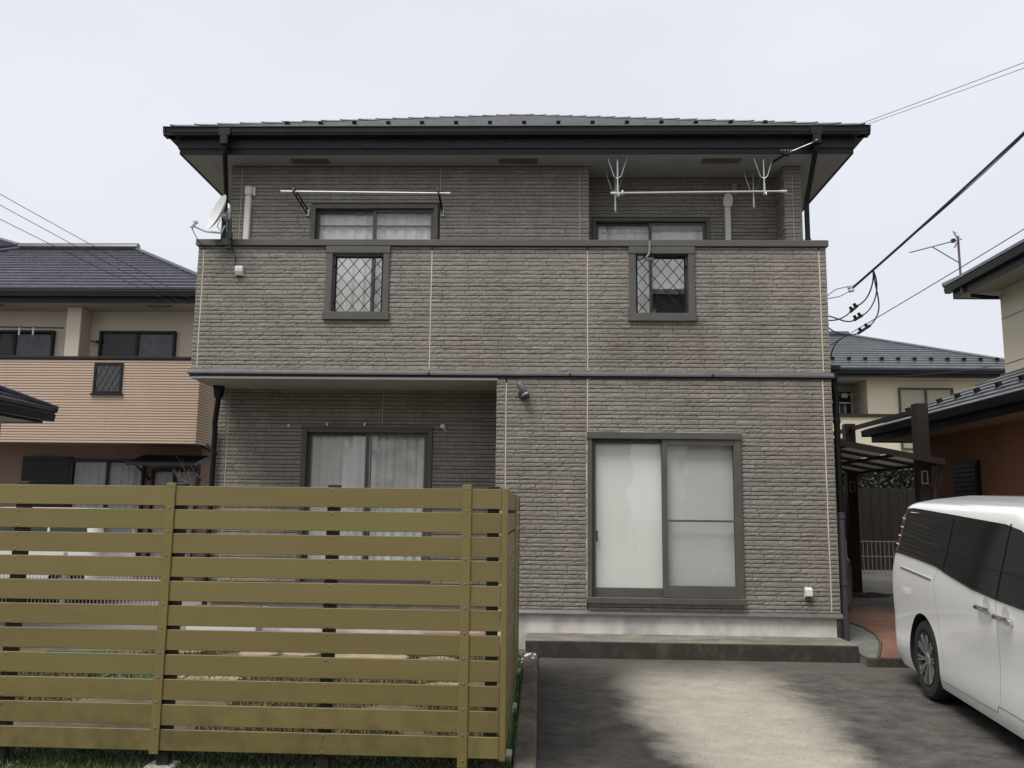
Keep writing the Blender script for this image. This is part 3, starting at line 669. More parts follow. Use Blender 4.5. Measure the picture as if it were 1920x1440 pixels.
# grilled openings in the balcony wall
for (x0, x1) in SMALL:
    z0, z1 = SZ; t = .07
    g = MB().box(x0-.006, x0+t, D_-.04, D_+.145, z0-.03, z1+.0, .004).box(x1-t, x1+.006, D_-.04, D_+.145, z0-.03, z1+.0, .004).box(x0-.02, x1+.02, D_-.055, D_+.145, z0-.06, z0+.035, .004).box(x0-.012, x1+.012, D_-.048, D_+.145, z1-.055, z1+.032, .004)
    g = g.build('grille_opening', trim_m, house)
    i0, i1, j0, j1 = x0+.085, x1-.085, z0+.045, z1-.07
    yy = D_+.07
    fr = frame_boxes(MB(), i0, i1, j0, j1, yy-.014, yy+.014, .018)
    for zz in (j0+.12, j1-.12):
        for xx in (i0, i1): fr.box(xx-.03 if xx == i0 else xx, xx if xx == i0 else xx+.03, yy-.008, yy+.008, zz-.01, zz+.01)
    fr = fr.build('grille_frame', black_m, g)
    bars = MB(); w_, h_ = i1-i0, j1-j0; px, pz = w_/4, h_/4
    for sgn in (1, -1):
        for kk in range(-8, 13):
            # line x = i0 + kk*px + sgn*(z-j0)*px/pz
            pts = []
            for zz in (j0, j1):
                pts.append((i0+kk*px+sgn*(zz-j0)*px/pz, zz))
            (xa, za), (xb, zb) = pts
            # clip to [i0,i1]
            def cl(xa, za, xb, zb):
                d = xb-xa; ts = sorted([(i0-xa)/d, (i1-xa)/d]); ta, tb = max(0, ts[0]), min(1, ts[1])
                return None if tb-ta < .02 else ((xa+d*ta, za+(zb-za)*ta), (xa+d*tb, za+(zb-za)*tb))
            c_ = cl(xa, za, xb, zb)
            if c_: bars.bar((c_[0][0], yy+sgn*.005, c_[0][1]), (c_[1][0], yy+sgn*.005, c_[1][1]), .008, .008, (0, 1, 0))
    bars.build('diamond_bars', black_m, g)
# ducts and small fittings -------------------------------------------
d = part(MB().box(-3.905, -3.825, S_-.075, S_-.012, 4.4, 5.60, .012), 'pipe_cover', cream_plastic_m)
MB().box(-3.915, -3.815, S_-.085, S_-.012, 5.601, 5.735, .02).box(-3.812, -3.778, S_-.06, S_-.012, 5.60, 5.735, .01).build('cover_cap', cream_plastic_m, d)
d = part(MB().box(2.465, 2.545, L_-.075, L_-.012, 4.4, 5.60, .012), 'pipe_cover', cream_plastic_m)
MB().prism([(2.455, 5.601), (2.555, 5.601), (2.575, 5.70), (2.56, 5.76), (2.525, 5.785), (2.475, 5.775), (2.445, 5.70)], 'y', L_-.085, L_-.012).build('cover_cap', cream_plastic_m, d)
part(MB().box(2.57, 2.65, L_-.06, L_-.012, 5.76, 5.94, .022), 'vent_hood', M('grey_plastic', (.30, .30, .29), .5))
o_ = part(MB().prism([(D_-.014, 4.27), (D_-.014, 4.39), (D_-.055, 4.39), (D_-.07, 4.36), (D_-.07, 4.32), (D_-.045, 4.27)], 'x', -3.655, -3.565), 'cable_box', white_m)
MB().box(-3.645, -3.575, D_-.052, D_-.03, 4.262, 4.272).build('cable_port', black_m, o_)
o_ = part(MB().prism([(D_-.014, .59), (D_-.014, .715), (D_-.045, .715), (D_-.08, .69), (D_-.085, .625), (D_-.03, .60)], 'x', 2.965, 3.04), 'outdoor_socket', white_m)
MB().box(2.975, 3.03, D_-.07, D_-.02, .583, .603).build('socket_face', dark_in, o_)
for i, (x, z) in enumerate(((-3.182, 2.56), (-2.69, 2.585), (-2.215, 2.588))):
    part(MB().box(x-.014, x+.014, S_-.06, S_-.012, z-.02, z+.02, .003), 'shade_hook', white_m)
part(MB().lathe([(.012, 0), (.02, .01), (.02, .03), (.03, .035), (.03, .045)], (-1.224, S_-.012, 2.57), (0, -1, 0), 12).tube([(-1.224, S_-.04, 2.57), (-1.20, S_-.05, 2.53), (-1.19, S_-.05, 2.51)], .008, 6), 'shade_hook', steel_m)

# concrete step at the foot of the garage-side window
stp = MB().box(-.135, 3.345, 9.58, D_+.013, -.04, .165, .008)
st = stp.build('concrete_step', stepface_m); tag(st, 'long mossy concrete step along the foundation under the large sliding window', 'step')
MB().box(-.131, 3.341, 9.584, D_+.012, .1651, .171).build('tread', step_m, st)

# ------------------------------------------------------------------ things fixed to the house
lamp = thing('wall_spotlight', 'round grey wall spotlight with tilted cylinder head on the lower brick wall', 'lamp', (-.19, D_-.012, 2.80))
gm = M('grey_lamp_metal', (.17, .17, .20), .35, metal=.5)
MB().lathe([(.066, 0), (.066, .02), (.055, .035), (.02, .038), (.001, .038)], (-.19, D_-.012, 2.865), (0, -1, 0), 28).build('base', M('dark_lamp_metal', (.05, .05, .05), .4), lamp, smooth=True)
MB().tube([(-.19, D_-.045, 2.865), (-.195, D_-.09, 2.885)], .016, 10).build('arm', black_m, lamp, smooth=True)
hd = MB().lathe([(.001, 0), (.036, .002), (.042, .02), (.042, .15), (.038, .155), (.034, .14), (.001, .14)], (-.165, D_-.10, 2.852), (-.48, -.12, .86), 24).build('head', gm, lamp, smooth=True)
MB().lathe([(.044, 0), (.047, .006), (.047, .02), (.044, .026), (.04, .02)], (-.163, D_-.10, 2.848), (-.48, -.12, .86), 24).build('bezel', steel_m, hd, smooth=True)

dish = thing('satellite_dish', 'white satellite dish with curved arm clamped to the balcony corner', 'satellite dish', (-3.78, 10.12, 4.66))
dc = Vector((-3.835, 10.02, 5.0)); dn = Vector((-.74, -.61, .30)).normalized()
prof = [(.001, .0)]+[(.225*i/8, .055*(i/8)**2) for i in range(1, 9)]+[(.229, .058), (.226, .048)]+[(.225*i/8, .055*(i/8)**2-.008) for i in range(7, -1, -1)]
MB().lathe(prof, dc, dn, 40).build('reflector', M('dish_white', (.62, .64, .63), .45), dish, smooth=True)
lnb = Vector((-4.10, 9.88, 4.815)); foot = dc+Vector((.02, .0, -.235))
MB().tube([dc+Vector((.05, .02, -.14)), foot, foot+Vector((-.06, -.03, -.005)), foot.lerp(lnb, .55)+Vector((0, 0, -.035)), lnb+Vector((.02, 0, -.02))], .012, 8).build('arm', white_m, dish, smooth=True)
MB().lathe([(.001, 0), (.022, 0), (.026, .03), (.024, .07), (.034, .075), (.034, .10), (.001, .105)], lnb+Vector((-.02, -.01, -.035)), (.45, .15, .8), 16).build('feed_horn', white_m, dish, smooth=True)
MB().box(-3.80, -3.73, 10.02, 10.10, 4.93, 5.03, .006).tube([(-3.82, 10.03, 4.98), (-3.74, 10.07, 4.98)], .03, 8).tube([(-3.755, 10.07, 4.70), (-3.755, 10.07, 5.09)], .018, 10).build('mast_clamp', steel_m, dish)
MB().box(-3.775, -3.705, 10.05, 10.115, 4.58, 4.80, .008).box(-3.80, -3.71, 10.02, 10.118, 4.62, 4.70, .006).tube([(-3.73, 10.05, 4.95), (-3.72, 10.04, 4.70)], .026, 8).build('bracket', M('dark_bracket', (.07, .072, .074), .5), dish)
def cat(p, q, sag, n=14):
    p = Vector(p); q = Vector(q); return [p.lerp(q, i/n)-Vector((0, 0, sag*4*(i/n)*(1-i/n))) for i in range(n+1)]
MB().tube(cat(lnb+Vector((-.01, -.01, -.04)), (-3.80, 10.06, 4.75), .19), .005, 6).build('cable', black_m, dish)
MB().tube([(-3.75, 10.06, 4.95), (-3.83, 10.0, 4.92), (-3.86, 10.0, 4.84), (-3.82, 10.02, 4.78), (-3.74, 10.05, 4.84), (-3.70, 10.05, 4.78), (-3.70, 10.09, 4.6), (-3.665, 10.135, 4.5), (-3.66, 10.135, 4.34), (-3.64, 10.13, 4.27), (-3.61, 10.12, 4.265)], .005, 6).build('cable', black_m, dish)

# clothes pole on bracket arms over the left upper window
def arm_bracket(x, dx):
    a = thing('clothes_pole_bracket', 'black swing arm clothes-pole bracket %s' % ('at the left jamb of the lace-curtained upper window' if x < -2 else 'at the right jamb of the lace-curtained upper window'), 'bracket', (x, S_-.015, 5.34))
    MB().box(x-.02, x+.02, S_-.04, S_-.013, 5.33, 5.43, .004).build('wall_plate', steel_m, a)
    tip = Vector((x+dx*.10, S_-.42, 5.56)); base = Vector((x, S_-.03, 5.38)); m_ = MB()
    off = Vector((0, 0, .035)); m_.bar(base+off, tip+off, .012, .012); m_.bar(base-off, tip-off, .012, .012)
    for i in range(6): m_.bar(base.lerp(tip, i/6+.02)+off*(1 if i % 2 else -1), base.lerp(tip, (i+1)/6)-off*(1 if i % 2 else -1), .008, .008)
    m_.build('arm', black_m, a)
    MB().lathe([(.028, -.008), (.032, -.008), (.032, .008), (.028, .008)], tip+Vector((0, .06, .015)), (1, 0, 0), 16).build('pole_ring', steel_m, a); return tip
t1 = arm_bracket(-3.07, -1); t2 = arm_bracket(-1.29, -.2)
cp = MB().tube([(-3.30, t1.y+.06, 5.545), (-1.20, t2.y+.06, 5.52)], .0135, 10)
cp = cp.build('clothes_pole', pole_m, None, smooth=True); tag(cp, 'pale metal clothes pole across the lace-curtained upper window', 'clothes pole')
MB().tube([(-3.34, t1.y+.06, 5.5455), (-3.28, t1.y+.06, 5.545)], .017, 10).tube([(-1.22, t2.y+.06, 5.52), (-1.16, t2.y+.06, 5.519)], .017, 10).build('end_cap', cream_plastic_m, cp)
# hanging clothes-pole fittings under the eave of the loggia
def hanger(x, y, zb, lab):
    h = thing('ceiling_pole_hanger', lab, 'hanger', (x, y, zb))
    MB().tube([(x, y, SOF-.005), (x, y, zb+.12)], .011, 8).tube([(x, y, zb+.14), (x, y, zb)], .015, 8).build('rod', steel_m, h, smooth=True)
    fk = MB()
    for s_ in (-1, 1): fk.tube([(x+s_*.012, y, SOF-.30), (x+s_*.045, y, SOF-.27), (x+s_*.12, y, SOF-.03)], .0065, 6)
    fk.build('stay', steel_m, h)
    MB().tube([(x-.0, y-.005, zb+.02), (x-.02, y-.03, zb-.02), (x+.02, y-.03, zb-.02), (x+.02, y-.005, zb+.03)], .007, 6).build('hook', steel_m, h)
hanger(.97, 10.75, 5.50, 'front steel pole hanger with forked stays at the upper wall corner of the loggia')
hanger(.98, 11.22, 5.45, 'rear steel pole hanger with forked stays at the upper wall corner of the loggia')
hanger(2.82, 10.75, 5.52, 'front steel pole hanger with forked stays near the loggia pillar')
hanger(2.80, 11.22, 5.50, 'rear steel pole hanger with forked stays near the loggia pillar')
cp = MB().tube([(.93, 10.75, 5.535), (3.03, 10.75, 5.56)], .0135, 10).build('clothes_pole', pole_m, None, smooth=True); tag(cp, 'pale metal clothes pole hung from the eave across the loggia', 'clothes pole')
MB().tube([(.88, 10.75, 5.534), (.95, 10.75, 5.535)], .017, 10).tube([(3.02, 10.75, 5.56), (3.10, 10.75, 5.56)], .017, 10).build('end_cap', cream_plastic_m, cp)
MB().lathe([(.03, -.01), (.036, -.01), (.036, .01), (.03, .01)], (1.03, 10.75, 5.537), (1, 0, 0), 14).build('stopper', white_m, cp)
hk = thing('grey_hook_strap', 'grey hook strap hanging over the coping above the right grilled opening', 'hook', (1.25, D_-.06, 4.45))
MB().tube([(1.285, D_-.06, 4.70), (1.285, D_-.065, 4.60), (1.275, D_-.07, 4.54), (1.245, D_-.07, 4.50)], .012, 8).build('strap', M('grey_strap', (.20, .24, .23), .5), hk, smooth=True)
MB().box(1.14, 1.20, D_-.09, D_-.06, 4.47, 4.51, .005).box(1.24, 1.33, D_-.09, D_-.06, 4.455, 4.495, .005).tube([(1.18, D_-.075, 4.49), (1.30, D_-.075, 4.475)], .01, 8).build('clip', M('clip_grey', (.12, .12, .12), .4, metal=.5), hk)
bk = thing('aerial_wire_bracket', 'small black aerial wire bracket with insulators under the right eave', 'bracket', (3.06, 10.58, 5.9))
MB().tube([(2.98, 10.95, SOF-.01), (3.07, 10.58, 5.985)], .012, 8).box(3.02, 3.10, 10.54, 10.60, 5.96, 6.01, .004).build('arm', black_m, bk)
for i in range(4): MB().lathe([(.001, 0), (.018, .003), (.012, .012), (.018, .02), (.001, .026)], (3.0+i*.04, 10.56, 6.012), (0, 0, 1), 10).build('insulator', M('insul', (.25, .25, .26), .3), bk)
MB().tube([(3.10, 10.56, 6.0), (3.35, 10.5, 6.09), (3.42, 10.45, 6.12)], .007, 6).build('wire', steel_m, bk)

# ------------------------------------------------------------------ overhead wires
wire_m = M('wire_black', (.030, .031, .036), .6)
def owire(pts, r, label, n=6):
    o = MB().tube(pts, r, n).build('overhead_wire', wire_m); return tag(o, label, 'wire')
pole_xy = (8.5, 4.0)
pl = thing('utility_pole', 'grey concrete utility pole by the street carrying the overhead wires', 'utility pole', (8.5, 4.0, gh(4)))
MB().tube([(8.5, 4, gh(4)-.3), (8.5, 4, 11)], .17, 16, .11).build('pole', concrete_m, pl, smooth=True)
for z in (9.45, 6.8): MB().tube([(8.2, 4, z), (8.8, 4, z)], .03, 8).build('crossarm', steel_m, pl)
ins = Vector((3.755, 10.5, 4.242))
w1 = cat(ins+Vector((.02, -.02, .0)), (8.4, 4.1, 9.5), .22, 24)
owire(w1, .0145, 'thick black service cable running from the street pole to the brick house side wall')
owire(cat(w1[2], w1[8], .045, 12), .006, 'thin strand sagging just under the thick black service cable')
owire(cat((3.42, 10.47, 3.50), (8.4, 4.1, 6.85), .10, 20), .0048, 'thin telephone wire passing behind the roof aerial to the brick house balcony corner')
owire(cat((4.62, 12.5, 7.226), (8.35, 4.1, 6.19), .05), .0038, 'upper of two thin wires leaving the roof corner of the brick house')
owire(cat((4.73, 12.5, 7.225), (8.35, 4.1, 6.06), .05), .0034, 'lower of two thin wires leaving the roof corner of the brick house')
owire(cat((3.47, 10.45, 3.14), (8.38, 16.3, 4.29), .06), .008, 'black wire from the balcony corner across to the cream upper wall')
for i, (a, b_) in enumerate((((-9.46, 10.6, 6.97), (-6.94, 17, 5.63)), ((-9.32, 10.6, 6.72), (-7.13, 17, 5.57)), ((-9.11, 10.6, 6.33), (-7.42, 17, 5.60)))):
    owire(cat(Vector(b_).lerp(Vector(a), 2.2), b_, .12, 24), .0052, 'thin %s wire crossing in front of the pink house roof' % ('uppermost', 'middle', 'lowest')[i])
ci = thing('service_insulator', 'white porcelain service insulator beside the brick house side wall', 'insulator', ins)
MB().lathe([(.001, -.05), (.03, -.05), (.038, -.03), (.028, -.015), (.038, .0), (.036, .025), (.02, .035), (.001, .035)], ins, (-.15, 0, .98), 16).build('porcelain', M('porcelain', (.72, .70, .62), .25), ci, smooth=True)
MB().tube([(3.37, 10.55, 4.09), (3.50, 10.53, 4.12), (3.62, 10.52, 4.14), (3.72, 10.5, 4.19)], .006, 6).tube([(3.37, 10.55, 4.09), (3.48, 10.53, 4.15), (3.58, 10.52, 4.23), (3.72, 10.5, 4.26)], .006, 6).tube([(3.34, 10.55, 4.095), (3.40, 10.55, 4.095)], .014, 8).build('tie_wire', M('dull_wire', (.25, .25, .26), .5), ci)
rg = thing('service_cable_loops', 'black looping cables with sleeve connectors between service cable and house wall', 'cable', (3.7, 10.4, 3.6))
top = w1[1].lerp(w1[0], .15)
def bez(p0, p1, p2, p3, n=14):
    p0, p1, p2, p3 = map(Vector, (p0, p1, p2, p3)); R = []
    for i in range(n+1):
        t = i/n; R.append(p0*(1-t)**3+p1*3*t*(1-t)**2+p2*3*t*t*(1-t)+p3*t**3)
    return R
loops = [bez(top, (4.0, 10.38, 4.28), (3.92, 10.38, 4.05), (3.79, 10.39, 4.0)), bez(top, (4.08, 10.38, 4.22), (3.98, 10.38, 3.95), (3.84, 10.39, 3.88)), bez(top, (4.02, 10.4, 4.1), (4.12, 10.4, 3.95), (3.93, 10.4, 3.76)),
         bez((3.70, 10.4, 3.92), (3.62, 10.42, 3.84), (3.52, 10.45, 3.80), (3.38, 10.5, 3.86)), bez((3.74, 10.4, 3.82), (3.62, 10.42, 3.76), (3.5, 10.45, 3.93), (3.38, 10.5, 3.88)), bez((3.78, 10.4, 3.66), (3.65, 10.42, 3.62), (3.45, 10.45, 3.66), (3.40, 10.5, 3.86)),
         bez((3.62, 10.42, 3.63), (3.56, 10.42, 3.56), (3.50, 10.44, 3.58), (3.46, 10.45, 3.36))]
for l_ in loops: MB().tube(l_, .0085, 6).build('cable', wire_m, rg)
for a, b_ in (((3.79, 10.39, 4.0), (3.70, 10.4, 3.92)), ((3.84, 10.39, 3.88), (3.74, 10.4, 3.82)), ((3.93, 10.4, 3.76), (3.78, 10.4, 3.66))):
    a = Vector(a); b_ = Vector(b_); m_ = MB().tube([a, b_], .017, 8)
    for t in (.25, .75): m_.lathe([(.001, 0), (.018, .0), (.018, .05), (.001, .052)], a.lerp(b_, t), (-.4, -.2, .6), 8)
    m_.build('connector', black_m, rg)
MB().tube([(3.34, 10.52, 3.87), (3.42, 10.5, 3.87)], .02, 8).build('wall_gland', black_m, rg)

# ------------------------------------------------------------------ slat fence
FY = 5.60; FT, SLH, GAP = 1.646, .1245, .0252
fence = thing('slat_fence', 'olive horizontal slat fence with black posts enclosing the garden corner', 'fence', (-1.9, FY, gh(FY)))
def fy(x): return FY-.0175*(x+.22)            # slightly out of square
NS = 11
def slat_mesh(ln, seed):
    r = random.Random(seed); mb = MB(); mb.box(0, ln, -.011, .011, 0, SLH, .0022); return mesh_of(mb, 'slat', slat_m)
XS = [-4.42, -2.362, -.455, -.232]
ang = -math.atan(.0175)
segm = [slat_mesh(b_-a-.003, i) for i, (a, b_) in enumerate(zip(XS, XS[1:]))]
YR = [5.585, 7.30, 8.74]
retm = [slat_mesh(b_-a-.004, 9+i) for i, (a, b_) in enumerate(zip(YR, YR[1:]))]
scr_mb = MB().lathe([(.001, .0045), (.0045, .0035), (.0068, 0)], (0, 0, 0), (0, -1, 0), 8); scr_me = mesh_of(scr_mb, 'screw', screw_m)
for i in range(NS):
    z = FT-(i+1)*SLH-i*GAP
    for (a, b_), me in zip(zip(XS, XS[1:]), segm):
        meshpart('slat', me, fence, (a+.0015, fy(a)+RND.uniform(-.0015, .0015), z+RND.uniform(-.0012, .0012)), rot=(0, 0, ang))
    for (a, b_), me in zip(zip(YR, YR[1:]), retm):
        meshpart('slat', me, fence, (-.205, a+.002, z+RND.uniform(-.001, .001)), rot=(0, 0, pi/2))
    for xp in (-3.36, -1.315):
        for dz in (.014, SLH-.014): meshpart('screw', scr_me, fence, (xp, fy(xp)-.0115, z+dz))
def fpost(x, y, w=.072, top=1.665):
    return MB().box(x-w/2, x+w/2, y, y+w, gh(y)-.2, top, .003).build('post', post_m, fence)
for x in (-4.38, -3.36, -2.32, -1.315): fpost(x, fy(x)+.013)
fpost(-.29, FY+.013); 
for y in (7.28, 8.68): fpost(-.257, y-.036)
for xs_, zt, zb in ((-2.362, 1.665, .005), (-.455, 1.672, -.03)):
    MB().box(xs_-.030, xs_+.030, fy(xs_)-.022, fy(xs_)-.0125, zb, zt, .003).build('cover_strip', strip_m, fence)
    for i in range(NS+1):
        z = FT-i*(SLH+GAP)+GAP/2-(.012 if i == 0 else 0)
        meshpart('screw', scr_me, fence, (xs_, fy(xs_)-.0225, z))
MB().box(-.2305, -.1945, FY-.020, FY+.014, .015, 1.652, .002).build('corner_strip', strip_m, fence)
MB().box(-.195, -.188, 7.27, 7.33, .015, 1.65).build('cover_strip', strip_m, fence); MB().box(-.195, -.188, 8.70, 8.76, .015, 1.65).build('cover_strip', strip_m, fence)
for i, x in enumerate((-4.38, -3.36, -2.33, -1.315, -.44)):
    f_ = MB().box(x-.09, x+.09, fy(x)-.05, fy(x)+.13, gh(5.6)-.12, gh(5.6)+(.03 if i == 2 else .004), .01).build('footing_block', concrete_m)
    tag(f_, 'pale concrete footing block under a black post of the slat fence', 'footing', 'concrete footing blocks under the fence posts')
for y in (6.0, 7.28, 8.68):
    f_ = MB().box(-.275, -.165, y-.08, y+.08, gh(y)-.12, gh(y)+.05, .008).build('footing_block', concrete_m)
    tag(f_, 'pale concrete footing block beside the mossy kerb under the fence return', 'footing', 'concrete footing blocks along the kerb')

# ------------------------------------------------------------------ grass, stones and odds and ends of the garden
def blades(name, area, n, h, mat, seed, mask=None):
    r = random.Random(seed); mb = MB(); x0, x1, y0, y1 = area
    for _ in range(n):
        x, y = r.uniform(x0, x1), r.uniform(y0, y1)
        if mask and not mask(x, y): continue
        z = gh(y)-.01; a = r.uniform(0, 2*pi); hh = h*r.uniform(.4, 1.2); w = r.uniform(.003, .006); le = hh*r.uniform(.2, .9); la = r.uniform(0, 2*pi)
        dx, dy = cos(a)*w, sin(a)*w; lx, ly = cos(la)*le, sin(la)*le
        mb.add([(x-dx, y-dy, z), (x+dx, y+dy, z), (x+lx*.4+dx*.7, y+ly*.4+dy*.7, z+hh*.6), (x+lx*.4-dx*.7, y+ly*.4-dy*.7, z+hh*.6), (x+lx, y+ly, z+hh)], [(0, 1, 2, 3), (3, 2, 4)])
    o = mb.build(name, mat); o['kind'] = 'stuff'; o['label'] = {'grass': 'short dark green grass around the foot of the slat fence', 'grass_strip': 'narrow strip of low green weeds between the fence return and the kerb'}.get(name, 'grass patch'); o['category'] = 'grass'; return o
grass_m = M('grass_green', (.035, .075, .018), .8, (.07, .11, .028), 4)
struct(sheet(-7.0, -.16, 3.2, 6.35, -.002), 'lawn', M('lawn_soil', (.035, .045, .018), .95, (.07, .065, .035), 5))
blades('grass', (-4.6, -.17, 4.6, 6.4), 26000, .055, grass_m, 3)
blades('grass_strip', (-.235, -.158, 5.5, 9.55), 1800, .06, M('weed_green', (.04, .10, .025), .8, (.07, .13, .03), 6), 4)
import mathutils.noise as mn
gp = blades('garden_weeds', (-6.5, -.25, 6.3, 10.8), 42000, .07, M('dry_grass', (.045, .065, .02), .9, (.12, .10, .045), 3), 5, lambda x, y: mn.noise((x*.8, y*.8, 0)) > -.08)
gp['label'] = 'sparse mixed weeds scattered over the tan garden soil'; gp['category'] = 'weeds'
stone_m = M('tan_flagstone', (.42, .33, .235), .9, (.28, .225, .165), 5, bump=.5, bs=40)
def stone(x, y, rx, ry, h, mat, seed):
    r = random.Random(seed); n = 9; mb = MB(); z = gh(y)-.02; lo = []; hi = []
    for i in range(n):
        a = 2*pi*i/n; q = r.uniform(.8, 1.15); lo.append((x+cos(a)*rx*q, y+sin(a)*ry*q)); hi.append((x+cos(a)*rx*q*.88, y+sin(a)*ry*q*.88))
    vs = [(a, b_, z) for a, b_ in lo]+[(a, b_, z+h*.8) for a, b_ in lo]+[(a, b_, z+h+r.uniform(-.004, .004)) for a, b_ in hi]
    mb.add(vs, [(i, (i+1) % n, n+(i+1) % n, n+i) for i in range(n)]+[(n+i, n+(i+1) % n, 2*n+(i+1) % n, 2*n+i) for i in range(n)]+[tuple(range(2*n, 3*n))])
    return mb.build('flagstone', mat)
for i, (x, y) in enumerate([(-1.95, 9.3), (-1.45, 9.35), (-1.0, 9.25), (-2.5, 9.5), (-3.0, 9.4), (-1.75, 8.6), (-1.1, 8.5), (-2.4, 8.7), (-3.3, 9.0), (-.75, 8.0), (-1.3, 7.6), (-2.0, 7.8), (-2.9, 8.2), (-3.7, 9.6)]):
    s_ = stone(x+RND.uniform(-.1, .1), y, RND.uniform(.2, .3), RND.uniform(.16, .24), .05, stone_m, 40+i)
    tag(s_, 'flat tan flagstone set in the garden soil behind the slat fence', 'stone', 'tan flagstones in the garden')
terr = M('terracotta_block', (.36, .155, .105), .85, (.27, .115, .08), 6, bump=.3, bs=60)
for i in range(4):
    o = MB().box(-1.32+i*.205, -1.32+i*.205+.196, 10.35, 10.47, -.03, .115+.006*(i % 2), .006).build('terracotta_edging_block', terr)
    tag(o, 'terracotta edging block standing in a row beside the house foundation', 'edging block', 'row of terracotta edging blocks')
for i, (x, y) in enumerate(((-4.75, 9.1), (-3.55, 8.2))):
    o = frame_boxes(MB(), x-.38, x+.38, y-.25, y+.25, gh(y), gh(y)+.03, .03)
    o = MB(); z = gh(y)
    o.box(x-.38, x+.38, y-.25, y+.25, z, z+.012).box(x-.38, x+.38, y-.25, y-.22, z+.012, z+.035).box(x-.38, x+.38, y+.22, y+.25, z+.012, z+.035).box(x-.38, x-.35, y-.22, y+.22, z+.012, z+.034).box(x+.35, x+.38, y-.22, y+.22, z+.012, z+.034)
    o = o.build('green_tray', M('green_plastic', (.045, .12, .075), .5, (.09, .19, .13), 6)); tag(o, ['flat green plastic tray on the soil at the mesh fence end of the garden', 'flat green plastic tray on the soil among the flagstones'][i], 'tray')
pb = MB(); r = random.Random(5)
for _ in range(24):
    x, y = r.uniform(-.24, -.03), r.gauss(9.4, .24); z = (.045 if x > -.14 and y < 9.575 else 0)+gh(y); q = r.uniform(.009, .018)
    if x > -.14 and y > 9.56: continue
    pb.lathe([(.001, -.3*q), (q*.8, 0), (q, .5*q), (q*.6, q), (.001, 1.1*q)], (x, y, z), (r.uniform(-.2, .2), r.uniform(-.2, .2), 1), 7)
o = pb.build('white_pebbles', M('white_pebble', (.78, .77, .73), .6)); o['kind'] = 'stuff'; o['label'] = 'scatter of small white pebbles at the end of the concrete step'; o['category'] = 'pebbles'
wb = thing('white_planter_box', 'low white planter box standing against the recessed wall', 'planter', (-3.7, 10.75, 0))
MB().prism([(-4.15, .02), (-3.35, .02), (-3.30, .30), (-4.20, .30)], 'y', 10.6, 10.9).build('trough', white_m, wb)
MB().box(-4.22, -3.28, 10.58, 10.92, .301, .335, .006).build('rim', white_m, wb); MB().box(-4.15, -3.35, 10.62, 10.88, .336, .35).build('planter_soil', soil_m, wb)
# twiggy shrub behind the fence
tw = thing('bare_shrub', 'bare twiggy shrub beyond the garden next to the pink house awning', 'shrub', (-5.35, 14.5, 0))
r = random.Random(21); m_ = MB()
def twig(p, d, ln, rad, lev):
    pts = [p]; 
    for i in range(4):
        d = (d+Vector((r.uniform(-.25, .25), r.uniform(-.25, .25), r.uniform(-.1, .15)))).normalized(); pts.append(pts[-1]+d*ln/4)
    m_.tube(pts, rad, 5, rad*.6)
    if lev:
        for i in range(4): twig(pts[r.randint(1, 4)], (d+Vector((r.uniform(-1, 1), r.uniform(-.8, .8), r.uniform(-.1, .8)))).normalized(), ln*.55, rad*.55, lev-1)
for i in range(4): twig(Vector((-5.35+i*.05, 14.5, 0)), Vector((r.uniform(-.2, .2), 0, 1)).normalized(), 1.35, .022, 3)
m_.build('branches', M('bark_grey', (.12, .10, .085), .9), tw)

